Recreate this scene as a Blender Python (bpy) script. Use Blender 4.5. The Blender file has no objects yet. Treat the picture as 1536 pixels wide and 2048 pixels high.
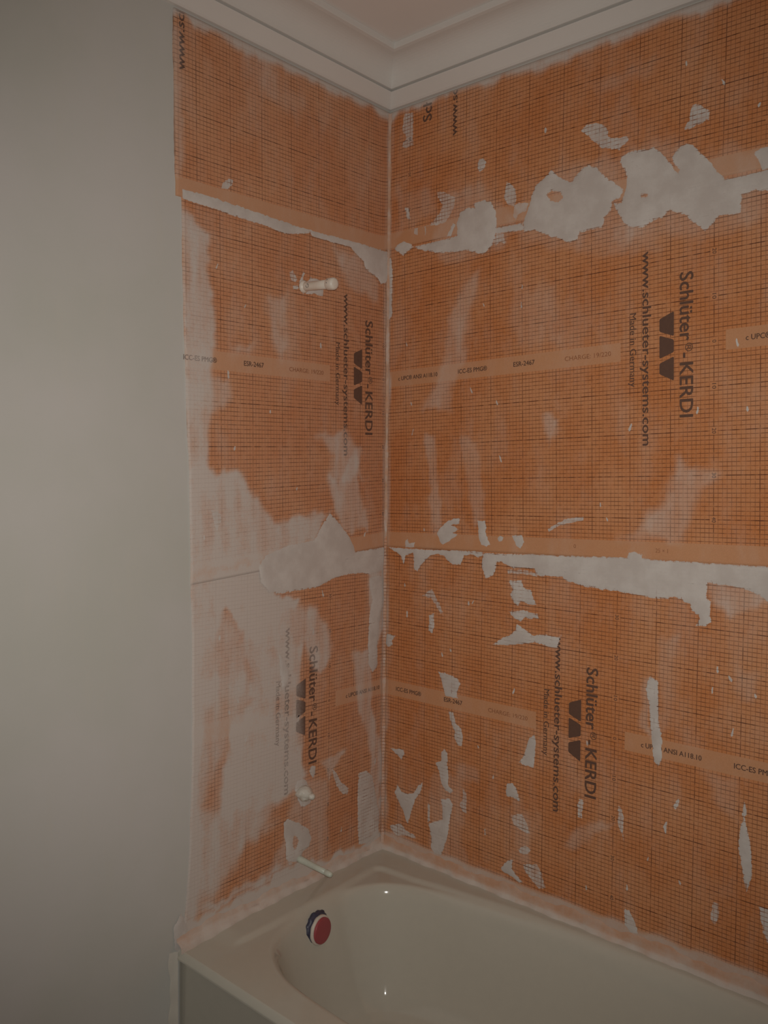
import bpy, bmesh, math, random
import numpy as np
from mathutils import Vector, Matrix
from mathutils.geometry import delaunay_2d_cdt

# ------------------------------------------------------------------ camera, light, exposure
scene = bpy.context.scene
COL = scene.collection
CAM = Vector((1.6917, -1.9228, 1.5403))
YAW, PITCH, ROLL, FPX = 2.2943, -0.0505, 0.0106, 1696.2
fwd = Vector((math.cos(PITCH)*math.cos(YAW), math.cos(PITCH)*math.sin(YAW), math.sin(PITCH)))
right = Vector((math.sin(YAW), -math.cos(YAW), 0.0))
up = right.cross(fwd)
r_ = right*math.cos(ROLL) + up*math.sin(ROLL)
u_ = -right*math.sin(ROLL) + up*math.cos(ROLL)
cam_data = bpy.data.cameras.new('camera')
cam_data.sensor_fit = 'VERTICAL'
cam_data.sensor_height = 24.0
cam_data.lens = 24.0*FPX/2048.0
cam_data.clip_start = 0.02
cam = bpy.data.objects.new('camera', cam_data)
COL.objects.link(cam)
M = Matrix((r_, u_, -fwd)).transposed().to_4x4()
M.translation = CAM
cam.matrix_world = M
scene.camera = cam

world = bpy.data.worlds.new('world')
scene.world = world
world.use_nodes = True
world.node_tree.nodes['Background'].inputs[0].default_value = (1.0, 0.93, 0.85, 1)
world.node_tree.nodes['Background'].inputs[1].default_value = 0.0

# the phone's own lamp, held just beside the lens
fl = bpy.data.lights.new('phone_lamp_offscreen', 'SPOT')
fl.energy = 80.0
fl.color = (1.0, 0.955, 0.885)
fl.spot_size = math.radians(102)
fl.spot_blend = 1.0
fl.shadow_soft_size = 0.006
flo = bpy.data.objects.new('phone_lamp_offscreen', fl)
flo.matrix_world = Matrix.Translation(u_*0.022 + r_*0.004) @ M
COL.objects.link(flo)

scene.view_settings.view_transform = 'Standard'
scene.view_settings.look = 'None'
scene.view_settings.gamma = 1.0
scene.view_settings.use_curve_mapping = False
scene.view_settings.exposure = 0.0

# ------------------------------------------------------------------ helpers
rng = np.random.default_rng(7)
random.seed(7)

def link(name, me, parent=None, mat=None):
    o = bpy.data.objects.new(name, me)
    COL.objects.link(o)
    if parent is not None:
        o.parent = parent
    if mat is not None and me is not None:
        me.materials.append(mat)
    return o

def empty(name, loc=(0, 0, 0)):
    o = bpy.data.objects.new(name, None)
    o.location = loc
    o.empty_display_size = 0.05
    COL.objects.link(o)
    return o

def tag(o, label=None, cat=None, group=None, kind=None):
    if label: o['label'] = label
    if cat: o['category'] = cat
    if group: o['group'] = group
    if kind: o['kind'] = kind
    return o

def mesh(name, verts, faces, smooth=False):
    me = bpy.data.meshes.new(name)
    me.from_pydata([tuple(map(float, v)) for v in verts], [], faces)
    me.update()
    if smooth:
        for p in me.polygons: p.use_smooth = True
    return me

def from_bm(name, bm, smooth=False):
    me = bpy.data.meshes.new(name)
    bm.to_mesh(me); bm.free()
    if smooth:
        for p in me.polygons: p.use_smooth = True
    return me

def box_mesh(name, a, b):
    x0, y0, z0 = a; x1, y1, z1 = b
    v = [(x0,y0,z0),(x1,y0,z0),(x1,y1,z0),(x0,y1,z0),(x0,y0,z1),(x1,y0,z1),(x1,y1,z1),(x0,y1,z1)]
    f = [(0,3,2,1),(4,5,6,7),(0,1,5,4),(1,2,6,5),(2,3,7,6),(3,0,4,7)]
    return mesh(name, v, f)

def attr_f(me, name, vals):
    a = me.attributes.new(name, 'FLOAT', 'POINT')
    a.data.foreach_set('value', np.asarray(vals, dtype=np.float32))

def attr_v(me, name, vals):
    a = me.attributes.new(name, 'FLOAT_VECTOR', 'POINT')
    a.data.foreach_set('vector', np.asarray(vals, dtype=np.float32).ravel())

def lathe(profile, segs=32, axis='X', close_start=True, close_end=True, wob=0.0):
    """profile: list of (distance along axis, radius)"""
    vs, fs = [], []
    for t, r in profile:
        for k in range(segs):
            a = 2*math.pi*k/segs
            c, s = r*math.cos(a), r*math.sin(a)
            vs.append({'X': (t, c, s), 'Z': (c, s, t)}[axis])
    n = len(profile)
    for i in range(n-1):
        for k in range(segs):
            k2 = (k+1) % segs
            fs.append((i*segs+k, i*segs+k2, (i+1)*segs+k2, (i+1)*segs+k))
    if close_start: fs.append(tuple(range(segs)))
    if close_end: fs.append(tuple((n-1)*segs+k for k in range(segs)))
    me = mesh('lathe', vs, fs, True)
    bm = bmesh.new(); bm.from_mesh(me); bmesh.ops.recalc_face_normals(bm, faces=bm.faces); bm.to_mesh(me); bm.free()
    return me

# ------------------------------------------------------------------ node helpers
class NT:
    def __init__(self, name):
        self.m = bpy.data.materials.new(name)
        self.m.use_nodes = True
        self.t = self.m.node_tree
        self.t.nodes.clear()
        self.out = self.t.nodes.new('ShaderNodeOutputMaterial')
    def n(self, kind, **kw):
        nd = self.t.nodes.new(kind)
        for k, v in kw.items(): setattr(nd, k, v)
        return nd
    def set(self, sock, v):
        if hasattr(v, 'is_output') or isinstance(v, bpy.types.NodeSocket):
            self.t.links.new(v, sock)
        else:
            sock.default_value = v
    def math(self, op, a, b=None, c=None, clamp=False):
        nd = self.n('ShaderNodeMath', operation=op, use_clamp=clamp)
        self.set(nd.inputs[0], a)
        if b is not None: self.set(nd.inputs[1], b)
        if c is not None: self.set(nd.inputs[2], c)
        return nd.outputs[0]
    def ramp(self, v, a, b, lo=0.0, hi=1.0):
        nd = self.n('ShaderNodeMapRange', interpolation_type='SMOOTHSTEP')
        self.set(nd.inputs['Value'], v)
        nd.inputs['From Min'].default_value = a; nd.inputs['From Max'].default_value = b
        nd.inputs['To Min'].default_value = lo; nd.inputs['To Max'].default_value = hi
        return nd.outputs['Result']
    def mix(self, f, a, b):
        nd = self.n('ShaderNodeMix', data_type='RGBA')
        self.set(nd.inputs[0], f)
        self.set(nd.inputs[6], a if not isinstance(a, tuple) else (*a, 1)[:4])
        self.set(nd.inputs[7], b if not isinstance(b, tuple) else (*b, 1)[:4])
        return nd.outputs[2]
    def noise(self, scale, detail=3.0, rough=0.55, vec=None, dist=0.0):
        nd = self.n('ShaderNodeTexNoise')
        nd.inputs['Scale'].default_value = scale
        nd.inputs['Detail'].default_value = detail
        nd.inputs['Roughness'].default_value = rough
        nd.inputs['Distortion'].default_value = dist
        if vec is None: vec = self.pos()
        self.t.links.new(vec, nd.inputs['Vector'])
        return nd.outputs['Fac']
    def pos(self):
        if not hasattr(self, '_pos'):
            self._pos = self.n('ShaderNodeNewGeometry').outputs['Position']
        return self._pos
    def scaled(self, sx, sy, sz):
        nd = self.n('ShaderNodeMapping')
        self.t.links.new(self.pos(), nd.inputs['Vector'])
        nd.inputs['Scale'].default_value = (sx, sy, sz)
        return nd.outputs[0]
    def attr(self, name, vec=False):
        nd = self.n('ShaderNodeAttribute', attribute_name=name)
        return nd.outputs['Vector'] if vec else nd.outputs['Fac']
    def bsdf(self, color, rough=0.6, bump=None, spec=0.5, bump_d=0.002, bump_s=0.3, coat=0.0):
        b = self.n('ShaderNodeBsdfPrincipled')
        self.set(b.inputs['Base Color'], color if not isinstance(color, tuple) else (*color, 1)[:4])
        self.set(b.inputs['Roughness'], rough)
        b.inputs['Specular IOR Level'].default_value = spec
        if coat:
            b.inputs['Coat Weight'].default_value = coat
            b.inputs['Coat Roughness'].default_value = 0.03
        if bump is not None:
            bn = self.n('ShaderNodeBump')
            bn.inputs['Strength'].default_value = bump_s
            bn.inputs['Distance'].default_value = bump_d
            self.t.links.new(bump, bn.inputs['Height'])
            self.t.links.new(bn.outputs[0], b.inputs['Normal'])
        return b.outputs[0]
    def done(self, shader):
        self.t.links.new(shader, self.out.inputs['Surface'])
        return self.m

MUD = (0.60, 0.55, 0.51)
MUD_PINK = (0.62, 0.48, 0.40)
ORANGE_A = (0.55, 0.195, 0.062)
ORANGE_B = (0.60, 0.265, 0.118)
BAND = (0.54, 0.285, 0.155)
INK = (0.105, 0.032, 0.014)
PER = 0.9966

def print_lines(N):
    """printed grid of one sheet from its own coordinates (metres): returns line mask, plain band mask"""
    sep = N.n('ShaderNodeSeparateXYZ'); N.t.links.new(N.attr('print', True), sep.inputs[0])
    u, v = sep.outputs[0], sep.outputs[1]
    cm_u = N.math('PINGPONG', N.math('MULTIPLY', u, 100.0), 0.5)
    cm_v = N.math('PINGPONG', N.math('MULTIPLY', v, 100.0), 0.5)
    dm_u = N.math('PINGPONG', N.math('MULTIPLY', u, 10.0), 0.5)
    dm_v = N.math('PINGPONG', N.math('MULTIPLY', v, 10.0), 0.5)
    fine_u = N.ramp(cm_u, 0.045, 0.10, 0.54, 0.0)
    fine_v = N.ramp(cm_v, 0.05, 0.115, 0.80, 0.0)
    big_u = N.ramp(dm_u, 0.007, 0.013, 0.8, 0.0)
    big_v = N.ramp(dm_v, 0.007, 0.0135, 1.0, 0.0)
    ln = N.math('MAXIMUM', N.math('MAXIMUM', fine_u, fine_v), N.math('MAXIMUM', big_u, big_v))
    wear = N.ramp(N.noise(55.0, 3), 0.3, 0.62, 0.42, 1.0)
    ln = N.math('MULTIPLY', ln, wear)
    uw = N.math('WRAP', u, PER, 0.0)
    av = N.math('ABSOLUTE', v)
    inb = N.math('MULTIPLY', N.math('GREATER_THAN', uw, 0.026), N.math('LESS_THAN', uw, 0.773))
    centre = N.math('MULTIPLY', inb, N.math('LESS_THAN', av, 0.0225))
    edge = N.math('GREATER_THAN', av, 0.4555)
    plain = N.math('MAXIMUM', centre, edge)
    # blank boxes around the printed numbers
    du = N.math('PINGPONG', N.math('ADD', u, 0.0), PER*0.5)
    box = N.math('MULTIPLY', N.math('LESS_THAN', du, 0.0085), N.math('LESS_THAN', dm_v, 0.085))
    ln = N.math('MULTIPLY', ln, N.math('SUBTRACT', 1.0, N.math('MAXIMUM', plain, box)))
    return ln, plain

def sheet_color(N):
    ln, plain = print_lines(N)
    big = N.noise(5.0, 4, 0.6)
    fleece = N.noise(420.0, 2, 0.6)
    col = N.mix(N.ramp(big, 0.35, 0.68), ORANGE_A, ORANGE_B)
    col = N.mix(N.math('MULTIPLY', plain, 0.75), col, BAND)
    col = N.mix(N.ramp(fleece, 0.3, 0.75, 0.0, 0.28), col, (0.70, 0.36, 0.2))
    # thin dried mortar film
    hz = N.attr('haze')
    n1 = N.noise(26.0, 5, 0.62, vec=N.scaled(1, 1, 0.45))
    n2 = N.noise(190.0, 3, 0.6)
    h = N.math('MULTIPLY', hz, N.math('ADD', N.math('MULTIPLY', n1, 0.9), N.math('ADD', N.math('MULTIPLY', n2, 0.5), 0.36)))
    base_film = N.ramp(N.noise(9.0, 6, 0.65, vec=N.scaled(1, 1, 0.5)), 0.44, 0.75, 0.0, 0.26)
    h = N.math('MINIMUM', N.math('ADD', h, base_film), 0.93)
    film = N.mix(N.ramp(hz, 0.25, 0.72), MUD_PINK, MUD)
    col = N.mix(h, col, film)
    # the raised printed grid stays visible through all but the thickest film
    vis = N.math('SUBTRACT', 1.0, N.math('MULTIPLY', N.ramp(h, 0.25, 0.95), 0.78))
    inkc = N.mix(h, INK, (0.30, 0.21, 0.16))
    col = N.mix(N.math('MULTIPLY', ln, vis), col, inkc)
    bump = N.math('ADD', N.math('MULTIPLY', fleece, 0.5), N.math('MULTIPLY', n1, 0.6))
    return col, bump, ln

def mat_membrane():
    N = NT('orange_fleece_membrane')
    col, bump, ln = sheet_color(N)
    return N.done(N.bsdf(col, 0.78, bump, 0.25, 0.0012, 0.35))

def mat_ink():
    N = NT('printing_ink')
    hz = N.attr('haze')
    n2 = N.noise(150.0, 3, 0.6)
    col = N.mix(N.ramp(n2, 0.25, 0.8, 0.0, 0.3), (0.125, 0.066, 0.046), (0.18, 0.095, 0.062))
    h = N.math('MULTIPLY', N.math('SUBTRACT', hz, 0.12, clamp=True), N.math('ADD', n2, 0.22))
    col = N.mix(N.math('MINIMUM', h, 0.9), col, MUD)
    return N.done(N.bsdf(col, 0.7, None, 0.25))

def mat_ink_light():
    N = NT('faded_printing_ink')
    n2 = N.noise(260.0, 3, 0.6)
    col = N.mix(N.ramp(n2, 0.3, 0.7), (0.24, 0.10, 0.05), (0.42, 0.17, 0.08))
    return N.done(N.bsdf(col, 0.7, None, 0.25))

def mat_mud():
    N = NT('dried_thinset_mortar')
    under, ubump, ln = sheet_color(N)
    cov = N.attr('cover'); dens = N.attr('dens')
    n1 = N.noise(60.0, 5, 0.65)
    n2 = N.noise(330.0, 3, 0.6)
    n3 = N.noise(28.0, 3, 0.55)
    e = N.math('ADD', cov, N.math('ADD', N.math('MULTIPLY', N.math('SUBTRACT', n1, 0.5), 1.2), N.math('MULTIPLY', N.math('SUBTRACT', n2, 0.5), 0.8)))
    e = N.math('SUBTRACT', e, N.math('MULTIPLY', ln, 0.42))
    edge = N.ramp(e, 0.02, 0.30)
    # interior: thin mortar lets the printed fleece show
    thin = N.math('ADD', dens, N.math('ADD', N.math('MULTIPLY', N.math('SUBTRACT', n3, 0.5), 0.7), N.math('MULTIPLY', N.math('SUBTRACT', n1, 0.5), 0.4)))
    thin = N.math('SUBTRACT', thin, N.math('MULTIPLY', ln, N.math('ADD', N.math('MULTIPLY', N.math('SUBTRACT', 1.06, dens), 0.9), N.ramp(n3, 0.48, 0.62, 0.0, 0.5))))
    body = N.math('MULTIPLY', N.ramp(thin, -0.05, 0.72), 0.97)
    alpha = N.math('MULTIPLY', edge, body)
    col = N.mix(N.ramp(N.noise(14.0, 4, 0.6), 0.35, 0.7), (0.55, 0.50, 0.465), (0.64, 0.60, 0.565))
    col = N.mix(N.ramp(n2, 0.45, 0.9, 0.0, 0.25), col, (0.5, 0.42, 0.36))
    col = N.mix(alpha, under, col)
    return N.done(N.bsdf(col, 0.8, N.math('ADD', n1, N.math('MULTIPLY', n2, 0.4)), 0.25, 0.0013, 0.3))

def mat_fillet():
    N = NT('troweled_sealing_mortar')
    n1 = N.noise(16.0, 5, 0.65); n2 = N.noise(120.0, 4, 0.6)
    t = N.attr('haze')
    f = N.math('ADD', t, N.math('MULTIPLY', N.math('SUBTRACT', n1, 0.48), 1.9), clamp=True)
    col = N.mix(f, (0.57, 0.335, 0.22), (0.61, 0.53, 0.47))
    col = N.mix(N.ramp(n2, 0.5, 0.85, 0.0, 0.35), col, (0.58, 0.45, 0.37))
    return N.done(N.bsdf(col, 0.7, N.math('ADD', n1, N.math('MULTIPLY', n2, 0.5)), 0.3, 0.004, 0.3))

def mat_paint(name, c1, c2, rough=0.6, s=2.2, trowel=False):
    N = NT(name)
    n = N.noise(s, 4, 0.55)
    fine = N.noise(180.0, 3, 0.6)
    col = N.mix(N.ramp(n, 0.3, 0.7), c1, c2)
    if trowel:
        st = N.noise(7.0, 5, 0.6, vec=N.scaled(1, 3.0, 0.5))
        col = N.mix(N.ramp(st, 0.52, 0.72, 0.0, 0.22), col, (0.56, 0.535, 0.475))
    return N.done(N.bsdf(col, rough, N.math('ADD', N.math('MULTIPLY', fine, 0.4), n), 0.3, 0.0012, 0.15))

def mat_simple(name, c, rough=0.4, spec=0.5, bscale=None, bs=0.2, c2=None, coat=0.0):
    N = NT(name)
    n = N.noise(bscale or 40.0, 4, 0.6)
    col = N.mix(N.ramp(n, 0.3, 0.7), c, c2 or tuple(x*0.92 for x in c))
    return N.done(N.bsdf(col, rough, n if bscale else None, spec, 0.001, bs, coat))

MEMBRANE = mat_membrane()
INKM = mat_ink()
INKL = mat_ink_light()
MUDM = mat_mud()
FILL = mat_fillet()
PAINT = mat_paint('grey_green_wall_board_paint', (0.515, 0.51, 0.465), (0.565, 0.545, 0.52), 0.75, 2.0, True)
BARE = mat_paint('bare_wall_board', (0.515, 0.50, 0.455), (0.565, 0.54, 0.50), 0.8, 6.0)
CEIL = mat_paint('ceiling_paint', (0.79, 0.77, 0.74), (0.83, 0.80, 0.77), 0.8)
CROWN = mat_paint('crown_gloss_paint', (0.69, 0.665, 0.63), (0.72, 0.695, 0.66), 0.45)
FLOORM = mat_simple('floor_screed', (0.35, 0.31, 0.27), 0.8, 0.3, 12.0)
TUBM = mat_simple('white_tub_enamel', (0.54, 0.515, 0.44), 0.09, 0.5, None, c2=(0.53, 0.505, 0.432))
PVC = mat_simple('white_plastic_pipe', (0.76, 0.69, 0.60), 0.4, 0.5, 60.0, 0.08)
PALE = mat_simple('pale_green_plastic', (0.60, 0.64, 0.55), 0.4, 0.5, 60.0, 0.08)
PUTTY = mat_simple('crumpled_white_plastic', (0.64, 0.61, 0.54), 0.45, 0.5, 90.0, 0.5)
RED = mat_simple('red_plastic', (0.36, 0.07, 0.08), 0.42, 0.4, None, c2=(0.34, 0.065, 0.075))
WHITE = mat_simple('white_gasket', (0.66, 0.60, 0.52), 0.5)
NAVY = mat_simple('dark_blue_rubber', (0.035, 0.037, 0.065), 0.45, 0.5, 120.0, 0.4, (0.06, 0.06, 0.1))
DARK = mat_simple('dark_mark', (0.05, 0.045, 0.04), 0.7)

# ------------------------------------------------------------------ the room
ZC = 2.718
RX, RY = 2.45, -2.75
o = link('wall_left', box_mesh('wall_left', (-0.1, RY-0.1, 0), (0, 0.1, ZC)), None, PAINT); tag(o, kind='structure'); WALL_L = o
o = link('wall_right', box_mesh('wall_right', (0, 0, 0), (RX, 0.1, ZC)), None, BARE); tag(o, kind='structure'); WALL_R = o
o = link('wall_back', box_mesh('wall_back', (0, RY-0.1, 0), (RX, RY, ZC)), None, PAINT); tag(o, kind='structure')
o = link('wall_far', box_mesh('wall_far', (RX, RY-0.1, 0), (RX+0.1, 0.1, ZC)), None, PAINT); tag(o, kind='structure')
o = link('floor', box_mesh('floor', (-0.1, RY-0.1, -0.1), (RX+0.1, 0.1, 0)), None, FLOORM); tag(o, kind='structure')
o = link('ceiling', box_mesh('ceiling', (-0.1, RY-0.1, ZC), (RX+0.1, 0.1, ZC+0.1)), None, CEIL); tag(o, kind='structure')

def crown_profile():
    p = [(0.0, 2.5935), (0.010, 2.5945), (0.0145, 2.5985), (0.0375, 2.6265), (0.0385, 2.6285), (0.0372, 2.6290),
         (0.0265, 2.6310), (0.0265, 2.6345), (0.0385, 2.6352), (0.0405, 2.6357)]
    for k in range(1, 13):                       # the cove
        a = math.pi/2*k/13
        p.append((0.0405 + 0.0595*(1-math.cos(a)), 2.6355 + 0.0625*math.sin(a)))
    p += [(0.1005, 2.6985), (0.1090, 2.7010), (0.1100, 2.7025), (0.1100, 2.7175), (0.1090, ZC), (0.0, ZC)]
    return p
CP = crown_profile()
def crown(name, side):
    vs = []
    for d, z in CP:
        vs.append((d, -d, z))                    # mitre
        vs.append((d, RY, z) if side == 'L' else (RX, -d, z))
    n = len(CP)
    fs = [(2*i, 2*i+1, 2*i+3, 2*i+2) for i in range(n-1)] + [(2*n-2, 2*n-1, 1, 0)]
    fs += [tuple(2*i for i in range(n)), tuple(2*i+1 for i in reversed(range(n)))]
    me = mesh(name, vs, fs)
    bm = bmesh.new(); bm.from_mesh(me); bmesh.ops.recalc_face_normals(bm, faces=bm.faces); bm.to_mesh(me); bm.free()
    o = link(name, me, None, CROWN)
    return tag(o, kind='structure')
crown('trim_1', 'L'); crown('trim_2', 'R')

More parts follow.
